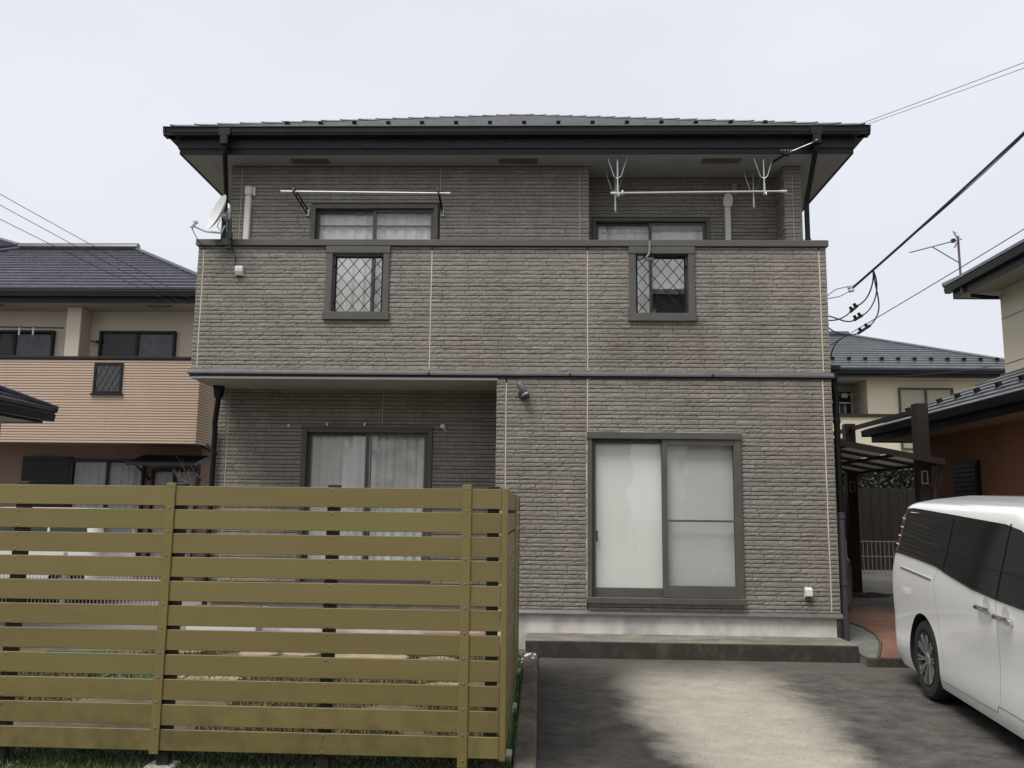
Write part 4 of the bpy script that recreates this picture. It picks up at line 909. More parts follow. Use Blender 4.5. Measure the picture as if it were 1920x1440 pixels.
# ------------------------------------------------------------------ vehicles
def interp(tab, z):
    if z <= tab[0][0]: return tab[0][1]
    for (a, b_), (c, d_) in zip(tab, tab[1:]):
        if z <= c: t = (z-a)/(c-a); return b_+(d_-b_)*t
    return tab[-1][1]
def smooth_tab(tab, n=40):
    z0, z1 = tab[0][0], tab[-1][0]; zs = [z0+(z1-z0)*i/n for i in range(n+1)]; v = [interp(tab, z) for z in zs]
    for _ in range(2): v = [v[0]]+[(v[i-1]+2*v[i]+v[i+1])/4 for i in range(1, n)]+[v[-1]]
    return list(zip(zs, v))
class Car:
    def __init__(s, root, xr, xf, hw, rr, rf, wheels, wr, paint, tyre_w=.2):
        s.root = root; s.xr, s.xf, s.hw = smooth_tab(xr), smooth_tab(xf), smooth_tab(hw); s.rr, s.rf = rr, rf
        s.wheels, s.wr, s.paint = wheels, wr, paint
    def side(s, x, z):
        a, b_, h = interp(s.xr, z), interp(s.xf, z), interp(s.hw, z)
        rr = min(s.rr, h*.9); rf = min(s.rf, h*.9)
        u = x-a
        if u < rr: u = max(u, .002); return h-rr+sqrt(max(rr*rr-(rr-u)**2, 0))
        u = b_-x
        if u < rf: u = max(u, .002); return h-rf+sqrt(max(rf*rf-(rf-u)**2, 0))
        return h
    def ring(s, z):
        a, b_, h = interp(s.xr, z), interp(s.xf, z), interp(s.hw, z); rr = min(s.rr, h*.9); rf = min(s.rf, h*.9, (b_-a)*.4)
        pts = []
        n = 10
        for i in range(n+1): t = pi/2*i/n; pts.append((a+rr-rr*sin(pi/2-t)*1., -(h-rr+rr*sin(t))))       # rear, -y side
        for i in range(1, 24): pts.append((a+rr+(b_-a-rr-rf)*i/24, -h))
        for i in range(n+1): t = pi/2*i/n; pts.append((b_-rf+rf*sin(t), -(h-rf+rf*cos(t))))
        return [(x, y, z) for x, y in pts]+[(x, -y, z) for x, y in reversed(pts)]
    def body(s, zs):
        mb = MB(); R = [s.ring(z) for z in zs]; n = len(R[0])
        for r_ in R: mb.v += r_
        for j in range(len(R)-1):
            for i in range(n): mb.f.append((j*n+i, j*n+(i+1) % n, (j+1)*n+(i+1) % n, (j+1)*n+i))
        mb.f.append(tuple(reversed(range(n)))); mb.f.append(tuple((len(R)-1)*n+i for i in range(n)))
        o = mb.build('body', s.paint, s.root, local=True)
        cut = MB()
        for wx in s.wheels:
            for sg_ in (-1, 1): cut.lathe([(s.wr*1.14, -.3), (s.wr*1.14, .30)], (wx, sg_*.80, s.wr*1.02), (0, 1, 0), 48)
        co = cut.build('cutter_tmp', M('arch_black', (.012, .012, .012), .9), None, local=True)
        md = o.modifiers.new('b', 'BOOLEAN'); md.object = co; md.operation = 'DIFFERENCE'; md.solver = 'EXACT'
        try: md.material_mode = 'TRANSFER'
        except Exception: pass
        # evaluate in the body's own space
        pl_ = o.parent; o.parent = None; o.location = (0, 0, 0)
        dg = bpy.context.evaluated_depsgraph_get(); dg.update()
        me = bpy.data.meshes.new_from_object(o.evaluated_get(dg)); o.modifiers.clear(); o.data = me; o.parent = pl_
        bpy.data.objects.remove(co)
        for p in me.polygons: p.use_smooth = True
        try: me.set_sharp_from_angle(angle=radians(38))
        except Exception: pass
        return o
    def patch(s, poly, off, mat, name, parent=None, step=.06, sides=(-1, 1), label=None):
        ed = []
        for (a, b_), (c, d_) in zip(poly, poly[1:]+poly[:1]):
            n = max(1, int(math.hypot(c-a, d_-b_)/step))
            for i in range(n): ed.append(Vector((a+(c-a)*i/n, b_+(d_-b_)*i/n)))
        ne = len(ed); xs = [p.x for p in ed]; zs = [p.y for p in ed]; inner = []
        def inside(x, y):
            c = False; j = ne-1
            for i in range(ne):
                if (ed[i].y > y) != (ed[j].y > y) and x < (ed[j].x-ed[i].x)*(y-ed[i].y)/(ed[j].y-ed[i].y)+ed[i].x: c = not c
                j = i
            return c
        x = min(xs)+step/2
        while x < max(xs):
            z = min(zs)+step/2
            while z < max(zs):
                if inside(x, z) and min((p.x-x)**2+(p.y-z)**2 for p in ed) > (step*.35)**2: inner.append(Vector((x, z)))
                z += step
            x += step
        vs, es, fs, *_ = delaunay_2d_cdt(ed+inner, [(i, (i+1) % ne) for i in range(ne)], [], 1, 1e-5)
        for sg_ in sides:
            mb = MB(); mb.add([(p.x, sg_*(s.side(p.x, p.y)+off), p.y) for p in vs], [tuple(f) if sg_ < 0 else tuple(reversed(f)) for f in fs])
            o = mb.build(name, mat, parent or s.root, smooth=True, local=True)
    def line(s, pts, w, off, mat, name, sides=(-1, 1)):
        P = []
        for (a, b_), (c, d_) in zip(pts, pts[1:]):
            n = max(1, int(math.hypot(c-a, d_-b_)/.05))
            for i in range(n): P.append((a+(c-a)*i/n, b_+(d_-b_)*i/n))
        P.append(pts[-1])
        for sg_ in sides:
            mb = MB(); mb.tube([(x, sg_*(s.side(x, z)+off), z) for x, z in P], w, 6); mb.build(name, mat, s.root, local=True)
    def add_wheels(s, face, spokes=10):
        for wx in s.wheels:
            for sg_ in (-1, 1):
                y = sg_*face; R = s.wr; ax = (0, sg_, 0)
                w = MB().lathe([(R*.66, -.20), (R*.92, -.205), (R*.985, -.18), (R, -.14), (R, -.06), (R*.985, -.025), (R*.93, -.005), (R*.80, 0), (R*.70, -.006), (R*.66, -.02), (R*.66, -.2)], (wx, y, R), ax, 48).build('wheel', M('tyre_rubber', (.022, .022, .022), .8), s.root, smooth=True, local=True)
                m_ = MB().lathe([(R*.60, -.19), (R*.665, -.02), (R*.675, -.004), (R*.65, -.003), (R*.62, -.02), (R*.60, -.06), (R*.10, -.06), (.001, -.06)], (wx, y, R), ax, 48)
                m_.build('rim', M('rim_dark', (.05, .05, .052), .3, metal=.8), w, smooth=True, local=True)
                sp = MB()
                for i in range(spokes):
                    a = 2*pi*i/spokes+.1; r0, r1 = R*.12, R*.635
                    for da in (-.085, .085):
                        p = Vector((wx+cos(a)*r0, y-sg_*.03, R+sin(a)*r0)); q = Vector((wx+cos(a+da)*r1, y-sg_*.012, R+sin(a+da)*r1)); sp.bar(p, q, .017, .02, ax)
                sp.lathe([(.001, -.06), (R*.16, -.05), (R*.17, -.022), (R*.13, -.012), (.001, -.010)], (wx, y, R), ax, 20)
                sp.build('spokes', M('alloy', (.72, .72, .73), .25, metal=.9), w, local=True)

van = thing('white_minivan', 'white minivan with tinted rear windows parked on the concrete driveway', 'minivan', (4.255, 8.90, -.004))
van.rotation_euler = (0, .030, atan2(-.9954, -.096))
paint = M('white_paint', (.87, .87, .855), .28, coat=.9)
CB = Car(van,
    [(.16, .12), (.25, .04), (.45, .0), (.80, .0), (1.0, .03), (1.2, .08), (1.55, .20), (1.62, .20), (1.65, .17), (1.69, .22), (1.73, .55)],
    [(.16, 4.66), (.3, 4.75), (.6, 4.76), (.85, 4.68), (.98, 4.52), (1.05, 4.25), (1.3, 3.85), (1.55, 3.4), (1.65, 3.05), (1.70, 2.7), (1.73, 2.2)],
    [(.16, .80), (.24, .832), (.38, .838), (.58, .832), (.76, .842), (.92, .850), (1.05, .845), (1.18, .828), (1.58, .755), (1.63, .735), (1.665, .70), (1.695, .61), (1.718, .46), (1.73, .30)],
    .26, .42, (1.03, 3.88), .33, paint)
zz = [.16, .18, .2, .22, .25, .28, .32, .36, .4, .45, .5, .55, .6, .65, .7, .75, .8, .85, .9, .95, 1.0, 1.05, 1.1, 1.15, 1.2, 1.3, 1.4, 1.48, 1.54, 1.57, 1.60, 1.62, 1.64, 1.655, 1.67, 1.68, 1.69, 1.70, 1.71, 1.72, 1.726, 1.73]
CB.body(zz); CB.add_wheels(.825)
tint = M('tinted_glass', (.010, .010, .011), .08, spec=.12)
gap_m = M('panel_gap', (.16, .16, .16), .6)
BELT = [(.24, 1.20), (.53, 1.195), (1.0, 1.178), (1.45, 1.155), (1.72, 1.116), (2.2, 1.062), (2.66, 1.037), (3.03, 1.026), (3.72, 1.04)]
CB.patch(BELT+[(3.42, 1.27), (3.10, 1.46), (2.92, 1.515), (2.66, 1.546), (1.64, 1.58), (.63, 1.61), (.40, 1.60), (.33, 1.55)], .004, tint, 'side_glass')
blk = M('pillar_black', (.004, .004, .004), .5)
for x, zb in ((1.60, 1.14), (2.66, 1.04)): CB.line([(x, zb), (x+.05, 1.30), (x+.09, 1.55)], .006, .004, blk, 'window_pillar')
CB.line([(a, b_-.004) for a, b_ in BELT], .008, .004, M('black_weatherstrip', (.01, .01, .01), .4), 'weatherstrip')
CB.line([(1.47, 1.13), (1.42, 1.06), (1.40, 1.02), (1.42, .80), (1.47, .55), (1.52, .36)], .0025, -.0012, gap_m, 'panel_gap'); CB.line([(2.63, 1.04), (2.63, .75), (2.61, .40), (2.59, .27)], .0025, -.0012, gap_m, 'panel_gap'); CB.line([(3.65, 1.03), (3.62, .6), (3.75, .3)], .003, -.001, gap_m, 'panel_gap')
CB.line([(1.45, .235), (2.52, .25), (2.56, .30), (2.64, .30), (3.5, .29)], .004, -.001, gap_m, 'panel_gap')
CB.line([(.50, 1.058), (1.32, 1.026)], .009, -.003, M('rail_grey', (.16, .16, .16), .5), 'door_rail')
CB.line([(.50, 1.072), (1.34, 1.040)], .004, .001, paint, 'door_rail_edge')
CB.patch([(.20, 1.17), (.40, 1.195), (.45, 1.36), (.52, 1.595), (.36, 1.60), (.29, 1.36)], .0065, M('tail_red', (.060, .004, .006), .15, coat=.5), 'tail_light')
for i in range(4): CB.line([(.335+i*.026, 1.27+i*.08), (.40+i*.026, 1.268+i*.08)], .006, .009, M('lamp_chrome', (.8, .75, .72), .2), 'lamp_chrome')
chrome = M('chrome', (.75, .75, .75), .12, metal=1.)
for x, zh in ((2.47, .945), (2.79, .922)):
    for sg_ in (-1, 1):
        yb = CB.side(x, zh)
        h_ = MB().tube([(x-.12, sg_*(yb+.010), zh-.008), (x-.09, sg_*(yb+.036), zh), (x+.06, sg_*(yb+.038), zh), (x+.12, sg_*(yb+.010), zh-.008)], .019, 10).build('door_handle', chrome, van, smooth=True, local=True)
        MB().lathe([(.001, 0), (.05, .001), (.06, .003), (.001, .0035)], (x-.0, sg_*(yb-.001), zh+.02), (0, sg_, 0), 20).build('handle_recess', M('recess_white', (.60, .60, .59), .3, coat=1.), h_, local=True, smooth=True)
# roof spoiler, ribs, mirrors, bumpers' lower trim, lamps and plates
MB().box(.02, .05, -.56, .56, .98, 1.5).build('rear_glass', tint, van, local=True) if False else None
rg_ = MB(); rg_.add([(interp(CB.xr, z)-.004, y, z) for z in (1.2, 1.52) for y in (-.46, .46)], [(0, 1, 3, 2)]); rg_.build('rear_glass', tint, van, local=True)
MB().box(-.004, .02, -.16, .16, .78, .94, .004).build('number_plate', white_m, van, local=True)
ws = MB(); zs_ = [1.07, 1.15, 1.25, 1.35, 1.45, 1.55]; ws.add([(interp(CB.xf, z)+.006, sg_*(.47-.2*(z-1.07)), z) for z in zs_ for sg_ in (-1, 1)], [(2*i, 2*i+1, 2*i+3, 2*i+2) for i in range(5)]); ws.build('windscreen', tint, van, local=True)
for sg_ in (-1, 1):
    MB().box(3.6, 3.72, sg_*.84, sg_*1.02, 1.04, 1.2, .03).build('mirror', paint, van, local=True)
    CB.patch([(4.0, .72), (4.5, .70), (4.5, .84), (4.1, .86)], .006, M('headlamp', (.5, .52, .55), .1, coat=1.), 'headlight', sides=(sg_,))
MB().box(.35, 4.4, -.72, .72, .12, .17).build('underbody', M('arch_black', (.012, .012, .012), .9), van, local=True)

kei = thing('white_kei_car', 'small white boxy car parked behind the white mesh fence in front of the pink house', 'car', (-6.9, 14.6, 0))
kei.rotation_euler = (0, 0, pi)
KB = Car(kei, [(.18, .08), (.4, 0), (.9, .03), (1.3, .10), (1.45, .2), (1.5, .4)], [(.18, 3.3), (.5, 3.38), (.8, 3.3), (.9, 3.0), (1.0, 2.9), (1.4, 2.35), (1.5, 2.0)], [(.18, .70), (.4, .73), (.9, .73), (1.35, .66), (1.45, .60), (1.5, .40)], .2, .3, (.5, 2.85), .28, paint)
KB.body([.18, .22, .3, .4, .5, .6, .7, .8, .85, .9, .95, 1., 1.1, 1.2, 1.3, 1.36, 1.41, 1.45, 1.48, 1.5]); KB.add_wheels(.71, 8)
KB.patch([(.2, .95), (2.85, .93), (2.45, 1.36), (.3, 1.36)], .004, M('car_glass', (.06, .07, .075), .05), 'side_glass')
for x in (.85, 1.75): KB.line([(x, .94), (x+.02, 1.36)], .02, .004, paint, 'window_pillar')
ws = MB(); ws.add([(interp(KB.xf, z)+.004, y, z) for z in (1.0, 1.15, 1.3, 1.4) for y in (-.5, .5)], [(2*i, 2*i+1, 2*i+3, 2*i+2) for i in range(3)]); ws.build('windscreen', M('car_glass', (.06, .07, .075), .05), kei, local=True)
ws = MB(); ws.add([(interp(KB.xr, z)-.004, y, z) for z in (.95, 1.1, 1.3) for y in (-.5, .5)], [(2*i, 2*i+1, 2*i+3, 2*i+2) for i in range(2)]); ws.build('rear_glass', M('car_glass', (.06, .07, .075), .05), kei, local=True)

# white wire mesh fence between the garden and the carport
mf = thing('white_mesh_fence', 'white wire mesh fence along the back of the garden', 'fence', (-6.2, 11.9, 0))
wm = M('white_wire', (.68, .68, .66), .4)
w = MB(); x0, x1, y_ = -9.2, -5.0, 11.9
for i in range(int((x1-x0)/.05)+1): w.box(x0+i*.05-.003, x0+i*.05+.003, y_-.003, y_+.003, .05, .86)
for zf in (.08, .3, .55, .8): w.box(x0, x1, y_-.007, y_-.003, zf-.004, zf+.004)
w.build('mesh_wires', wm, mf, kind='stuff')
for x in (-9.2, -7.8, -6.4, -5.0): MB().box(x-.02, x+.02, y_+.006, y_+.046, 0, .9, .004).build('post', wm, mf)

# ------------------------------------------------------------------ neighbouring houses
tile_m = M('glazed_tile', (.020, .020, .030), .24, (.040, .040, .056), 3, fine=.1, spec=.7)
def hip_roof(owner, x0, x1, y0, y1, z, slope, nc, mat, th=.03, ridge_cap=True, name='roof', sides='flrb', w=1.2):
    """hip roof over a rectangle; ridge along the longer side"""
    wx, wy = x1-x0, y1-y0; half = min(wx, wy)/2; rid = abs(wx-wy)
    cx_, cy_ = (x0+x1)/2, (y0+y1)/2; along_x = wx >= wy; zt = z+half*slope
    if along_x: A, B = (cx_-rid/2, cy_, zt-.02), (cx_+rid/2, cy_, zt-.02)
    else: A, B = (cx_, cy_-rid/2, zt-.02), (cx_, cy_+rid/2, zt-.02)
    mb = MB(); e = .02
    vs = [(x0+e, y0+e, z-.01), (x1-e, y0+e, z-.01), (x1-e, y1-e, z-.01), (x0+e, y1-e, z-.01), A, B, (x0+e, y0+e, z-.05), (x1-e, y0+e, z-.05), (x1-e, y1-e, z-.05), (x0+e, y1-e, z-.05)]
    if along_x: fs = [(0, 1, 5, 4), (1, 2, 5), (2, 3, 4, 5), (3, 0, 4)]
    else: fs = [(0, 1, 4), (1, 2, 5, 4), (2, 3, 5), (3, 0, 4, 5)]
    mb.add(vs, fs+[(0, 6, 7, 1), (1, 7, 8, 2), (2, 8, 9, 3), (3, 9, 6, 0), (6, 9, 8, 7)])
    rf = mb.build(name, mat, owner); t = MB()
    rx, ry = (rid, 0) if along_x else (0, rid)
    if 'f' in sides: slope_pieces(t, half, nc, slope, th, w, lambda u, v, zz_: (cx_+u, y0+v, z+zz_), RND, rx)
    if 'b' in sides: slope_pieces(t, half, nc, slope, th, w, lambda u, v, zz_: (cx_-u, y1-v, z+zz_), RND, rx)
    if 'l' in sides: slope_pieces(t, half, nc, slope, th, w, lambda u, v, zz_: (x0+v, cy_-u, z+zz_), RND, ry)
    if 'r' in sides: slope_pieces(t, half, nc, slope, th, w, lambda u, v, zz_: (x1-v, cy_+u, z+zz_), RND, ry)
    t.build('tile_courses', mat, rf, kind='stuff')
    if ridge_cap:
        MB().tube([(A[0]-.1 if along_x else A[0], A[1] if along_x else A[1]-.1, A[2]+.07), (B[0]+.1 if along_x else B[0], B[1] if along_x else B[1]+.1, B[2]+.07)], .11, 10).build('ridge_cap', mat, rf)
    for (cx0, cy0, apex) in ((x0, y0, A), (x1, y0, B if along_x else A), (x1, y1, B), (x0, y1, A if along_x else B)):
        MB().tube([(cx0, cy0, z+.02), (apex[0], apex[1], apex[2]+.05)], .055, 8).build('hip_cap', mat, rf)
    return rf
def eave_box(owner, x0, x1, y0, y1, zs, zt, sof, ov=.0):
    MB().box(x0+.03, x1-.03, y0+.03, y1-.03, zs, zs+.02).build('soffit', sof, owner)
    for a in ((x0, x1, y0, y0+.03), (x0, x1, y1-.03, y1), (x0, x0+.03, y0+.03, y1-.03), (x1-.03, x1, y0+.03, y1-.03)): MB().box(*a, zs-.01, zt).build('fascia', black_m, owner)
    g = [(0, 0), (-.1, 0), (-.12, .1), (-.105, .1), (-.09, .015), (0, .015)]
    MB().prism([(y0-.003+a, zt-.12+b_) for a, b_ in g], 'x', x0-.1, x1+.1).build('gutter', black_m, owner)
    MB().prism([(x0-.003+a, zt-.12+b_) for a, b_ in g], 'y', y0-.1, y1+.1).build('gutter', black_m, owner)
    MB().prism([(x1+.003-a, zt-.12+b_) for a, b_ in g], 'y', y0-.1, y1+.1).build('gutter', black_m, owner)
def simple_window(owner, x0, x1, z0, z1, y, mat=black_m, cur=None, seed=1):
    w_ = frame_boxes(MB(), x0, x1, z0, z1, y-.05, y+.03, .05).build('window', mat, owner); xm = (x0+x1)/2
    MB().box(xm-.03, xm+.03, y-.03, y+.01, z0+.05, z1-.05).build('mullion', mat, w_)
    for a, b_ in ((x0+.05, xm-.03), (xm+.03, x1-.05)): MB().box(a, b_, y-.015, y-.010, z0+.05, z1-.05).build('pane', dimglass_m, w_)
    if cur == 'both': curtain(w_, x0+.06, x1-.06, z0+.06, z1-.06, y+.06, M('grey_drape', (.50, .50, .48), .9, (.40, .40, .39), 5), 9, .02, seed)
    elif cur == 'right':
        curtain(w_, xm, x1-.06, z0+.06, z1-.06, y+.06, M('dim_drape', (.24, .24, .25), .9, (.16, .16, .17), 5), 6, .02, seed)
    return w_
# -- pink house on the left
pink = thing('pink_house', 'two-storey house with pink lap siding balcony and cream upper wall', 'house', (-10, 21.5, 0))
pinkm = M('pink_siding', (.55, .425, .325), .7, (.51, .385, .285), .7, fine=.05); creamm = M('cream_wall', (.68, .60, .48), .85, (.62, .545, .43), 1.2, bump=.1, bs=60); plum = M('dull_pink_wall', (.235, .150, .115), .8, (.20, .125, .098), 1.5)
PX0, PX1, PYF = -15.0, -6.93, 17.5
lap = MB(); nl = 31; pz0, pz1 = 2.80, 4.50; hp = (pz1-pz0)/nl
prof = []
for i in range(nl):
    z = pz0+i*hp; prof += [(0, z), (-.026, z+.004), (-.026, z+hp-.014), (0, z+hp-.010)]
vs = []; 
def lap_wall(mb, fn, u0, u1):
    vs = []; 
    for d_, z in prof+[(0, pz1)]: vs += [fn(u0, d_, z), fn(u1, d_, z)]
    mb.add(vs, [(2*i, 2*i+1, 2*i+3, 2*i+2) for i in range(len(prof))])
holes_p = (-9.09, -8.50, 3.81, 4.44)
lap_wall(lap, lambda u, d_, z: (u, PYF+d_, z), PX0, PX1+.022); lap_wall(lap, lambda u, d_, z: (PX1-d_, u, z), PYF-.022, 20.2)
lap.build('balcony_siding', pinkm, pink)
MB().box(PX0, PX1-.001, PYF+.001, 20.2, 2.80, 3.1).box(PX0, PX1-.002, PYF+.002, PYF+.12, 3.1, 4.5).box(PX1-.12, PX1-.002, PYF+.12, 20.2, 3.1, 4.5).build('wall', plum, pink)
MB().box(PX0, PX1+.05, PYF-.05, PYF+.15, 4.505, 4.57, .01).build('coping', black_m, pink); MB().box(PX1-.15, PX1+.05, PYF+.151, 20.2, 4.505, 4.57, .01).build('coping', black_m, pink)
MB().box(PX0, PX1-.2, 18.4, 24.4, 0, 2.8).build('wall', plum, pink); MB().box(PX0, PX1-.15, 18.4, 24.4, 3.1, 5.72).build('wall', creamm, pink)
MB().box(-10.03, -9.72, PYF+.45, 18.4, 4.0, 5.715, .01).build('pillar', creamm, pink)
for x in (-12.45, -8.8): MB().box(x-.006, x+.006, PYF-.026, PYF-.015, 2.82, 3.75).build('sealant_joint', plum, pink)
MB().box(-10.95-.0, -10.94, PYF-.026, PYF-.015, 2.82, 4.5).build('sealant_joint', plum, pink)
eave_box(pink, -16.8, -6.60, 17.55, 25.0, 5.72, 5.95, M('cream_soffit', (.36, .34, .30), .85))
hip_roof(pink, -17.0, -6.45, 17.42, 24.6+.5, 5.99, .52, 15, tile_m, .034, w=.6)
for x in (-11.6, -8.0): MB().box(x-.25, x+.25, 17.75, 17.9, 5.705, 5.721).build('soffit_vent', vent_m, pink)
wdark = M('dark_pane_and_recess_shade', (.02, .021, .022), .5)
for (a, b_, seed) in ((-9.49, -7.83, 3), (-12.2, -10.49, 4)):
    MB().box(a, b_, 18.385, 18.399, 3.3, 5.27).build('room_lining', wdark, pink); wn = simple_window(pink, a, b_, 3.3, 5.28, 18.36, black_m)
    curtain(wn, (a+b_)/2, b_-.06, 3.4, 5.2, 18.375, M('dim_drape', (.24, .24, .25), .9, (.16, .16, .17), 5), 7, .006, seed)
g = MB(); gx0, gx1, gz0, gz1 = holes_p
g = frame_boxes(g, gx0, gx1, gz0, gz1, PYF-.06, PYF-.02, .045).box(gx0-.03, gx1+.03, PYF-.075, PYF-.02, gz0-.045, gz0-.001).build('grille_opening', black_m, pink)
MB().box(gx0+.04, gx1-.04, PYF-.032, PYF-.028, gz0+.04, gz1-.04).build('pane', M('dim_grey_pane', (.055, .056, .058), .3), g)
bars = MB()
for sg_ in (1, -1):
    for kk in range(-4, 9):
        xa = gx0+.04+kk*.125; 
        t0, t1 = 0., 1.; dxx = sg_*.27; i0, i1 = gx0+.04, gx1-.04
        ts = sorted([(i0-xa)/dxx, (i1-xa)/dxx]); t0, t1 = max(0, ts[0]), min(1, ts[1])
        if t1-t0 > .03: bars.bar((xa+dxx*t0, PYF-.045, gz0+.04+.55*t0), (xa+dxx*t1, PYF-.045, gz0+.04+.55*t1), .01, .01, (0, 1, 0))
bars.build('diamond_bars', M('grille_grey', (.11, .11, .11), .5), g)
sm = MB().box(-10.92, -9.87, 18.32, 18.399, .3, 2.56)
for i in range(34): sm.box(-10.88, -9.91, 18.305, 18.32, .36+i*.064, .36+i*.064+.045)
sm.build('shutter', black_m, pink)
wn = simple_window(pink, -9.86, -8.30, .3, 2.52, 18.34, black_m); curtain(wn, -9.8, -8.36, .36, 2.45, 18.37, M('grey_drape', (.50, .50, .48), .9, (.40, .40, .39), 5), 9, .012, 6)
wn = simple_window(pink, -8.14, -7.15, .3, 2.33, 18.34, black_m); curtain(wn, -8.08, -7.2, .36, 2.27, 18.37, M('grey_drape', (.50, .50, .48), .9, (.40, .40, .39), 5), 6, .012, 7)
MB().prism([(17.6, 2.36), (17.6, 2.42), (18.38, 2.62), (18.38, 2.52)], 'x', -8.36, -6.95).build('awning', black_m, pink)
for x in (-8.2, -7.1): MB().bar((x, 17.7, 2.38), (x, 18.38, 2.1), .03, .03).build('awning_bracket', black_m, pink)
MB().bar((-6.98, 17.7, 2.88), (-6.83, 18.9, 2.62), .07, .09).build('gutter', black_m, pink)
pp = MB().tube([(-13, 18.0, 5.30), (-10.1, 18.0, 5.27)], .018, 8).build('clothes_pole', M('green_pole', (.05, .09, .06), .4), None); tag(pp, 'green clothes pole with clips on the pink house balcony', 'clothes pole')
for x in (-11.9, -11.6, -11.05, -10.75): MB().box(x-.015, x+.015, 17.975, 18.0, 5.11, 5.27).build('peg', cream_plastic_m, pp)
ac = MB().box(-9.55, -9.42, 18.30, 18.395, 5.02, 5.06).tube([(-9.66, 18.3, 5.05), (-9.5, 18.3, 5.02)], .015, 6).build('wall_bracket', black_m, pink)
# -- dark eave of the house beyond it
fh = thing('far_left_house', 'tall house beyond the pink house showing only a dark eave corner', 'house', (-20.5, 27, 0))
MB().box(-25, -15.6, 24.5, 31, 0, 8.55).build('wall', creamm, fh); eave_box(fh, -25.7, -14.98, 23.9, 31.6, 8.55, 8.85, soffit_m); hip_roof(fh, -25.8, -14.88, 23.8, 31.7, 8.88, .42, 14, tile_m, .04)
# -- open carport on the left
cpt = thing('tiled_carport', 'open carport with dark hip roof on cream posts beside the garden', 'carport', (-9.6, 8.5, 0))
for x in (-11.6, -7.36):
    for y in (5.4, 8.5, 11.62): MB().box(x-.06, x+.06, y-.06, y+.06, gh(y)-.05, 2.66, .006).build('post', creamm, cpt)
eave_box(cpt, -12.05, -6.86, 4.6, 11.9, 2.66, 2.80, soffit_m); hip_roof(cpt, -12.2, -6.74, 4.5, 12.02, 2.83, .42, 11, tile_m, .035)
# -- cream house behind, right
ch = thing('cream_rear_house', 'cream house with dark tiled hip roof behind the patio canopy', 'house', (9.2, 31.5, 0))
cm2 = M('cream_render', (.74, .67, .50), .85, (.68, .61, .45), .8)
MB().box(10.38, 15.2, 28.0, 36, 0, 5.83).build('wall', cm2, ch); MB().box(3, 10.379, 29.3, 36, 0, 5.83).build('wall', cm2, ch)
MB().box(3, 10.379, 28.0, 28.15, 0, 4.62).build('balcony_wall', cm2, ch); MB().box(3, 13.0, 27.93, 28.2, 4.625, 4.72).build('balcony_rail', brown_wood, ch); MB().box(3, 10.3, 28.15, 29.3, 3.0, 3.1).build('balcony_floor', conc2_m, ch)
MB().box(3, 10.3, 29.28, 29.299, 3.3, 5.6).build('window', wdark, ch)  # dark sheet over the whole recess wall, painting in the balcony's shadow
eave_box(ch, 2.4, 15.8, 27.35, 36.6, 5.80, 6.02, M('cream_soffit', (.36, .34, .30), .85))
rf = hip_roof(ch, 2.2, 15.95, 27.2, 36.75, 6.06, .42, 15, M('grey_tile', (.05, .055, .065), .4, (.08, .086, .097), 2, fine=.1), .03)
for i in range(12):
    v = .95; meshpart('snow_guard', sgm, rf, (9.4+i*.52, 27.2+v, 6.06+v*.42+.05), rot=(math.atan(.42), 0, 0), scale=(1.6, 1.6, 1.3))
simple_window(ch, 11.35, 13.05, 3.6, 5.56, 27.97, M('brown_frame', (.06, .05, .04), .5), 'both', 3)
la = thing('hanging_laundry', 'laundry hanging from a pole on the cream rear house balcony', 'laundry', (9.6, 28.6, 4.6))
MB().tube([(8.0, 28.6, 5.42), (10.3, 28.6, 5.42)], .02, 6).build('pole', steel_m, la); MB().box(9.75, 9.95, 28.5, 28.6, 5.30, 5.45, .01).build('pole_bracket', M('grey_plastic', (.30, .30, .29), .5), la)
MB().box(8.95, 9.95, 28.35, 28.8, 5.10, 5.13).tube([(9.45, 28.6, 5.42), (9.45, 28.6, 5.12)], .012, 6).build('peg_hanger', M('pale_blue', (.35, .42, .50), .5), la)
for i in range(9):
    x = 9.0+i*.105; zb = 4.60+RND.uniform(-.05, .12); cl_ = [(.03, .035, .05), (.62, .60, .60), (.04, .05, .08), (.55, .58, .62), (.025, .025, .03), (.10, .12, .16), (.58, .56, .55), (.05, .05, .06), (.2, .22, .26)][i]
    pr = [(x-.035, 5.10), (x+.035, 5.10), (x+.045, zb+.1), (x+.02, zb), (x-.03, zb+.02), (x-.045, zb+.12)]
    MB().prism(pr, 'y', 28.50, 28.52).build('garment', M('cloth_%d' % i, cl_, .9), la)
for s_ in (-.06, 0, .07): MB().tube([(9.45+s_*.3, 28.6, 5.15), (9.45+s_*2, 28.6, 5.72)], .008, 5).build('stay', steel_m, la)
# -- brown house on the right, single-storey skirt and cream upper storey
bh = thing('brown_house', 'house with brown lower wall, dark tiled skirt roof and cream upper storey', 'house', (10, 10, 0))
brm = M('brown_panel', (.29, .15, .08), .75, (.25, .12, .065), 1.2)
MB().box(6.0, 14, -3, 14.0, 0, 2.80).build('wall', brm, bh); MB().box(8.37, 14, 1, 15.9, 2.9, 5.62).build('wall', M('cream_panel', (.77, .69, .53), .8, (.72, .64, .49), .8), bh)
for z in (.9, 1.75): MB().box(5.993, 6.0, -3, 14.0, z-.006, z+.006).build('panel_joint', brown_wood, bh)
for z in (4.25, 5.08): MB().box(8.364, 8.3695, 1, 15.9, z-.006, z+.006).build('panel_joint', M('joint_dim', (.22, .18, .13), .8), bh)
MB().box(6.04, 8.36, 14.18, 15.85, 0, 2.8).build('wall', brm, bh) if False else None
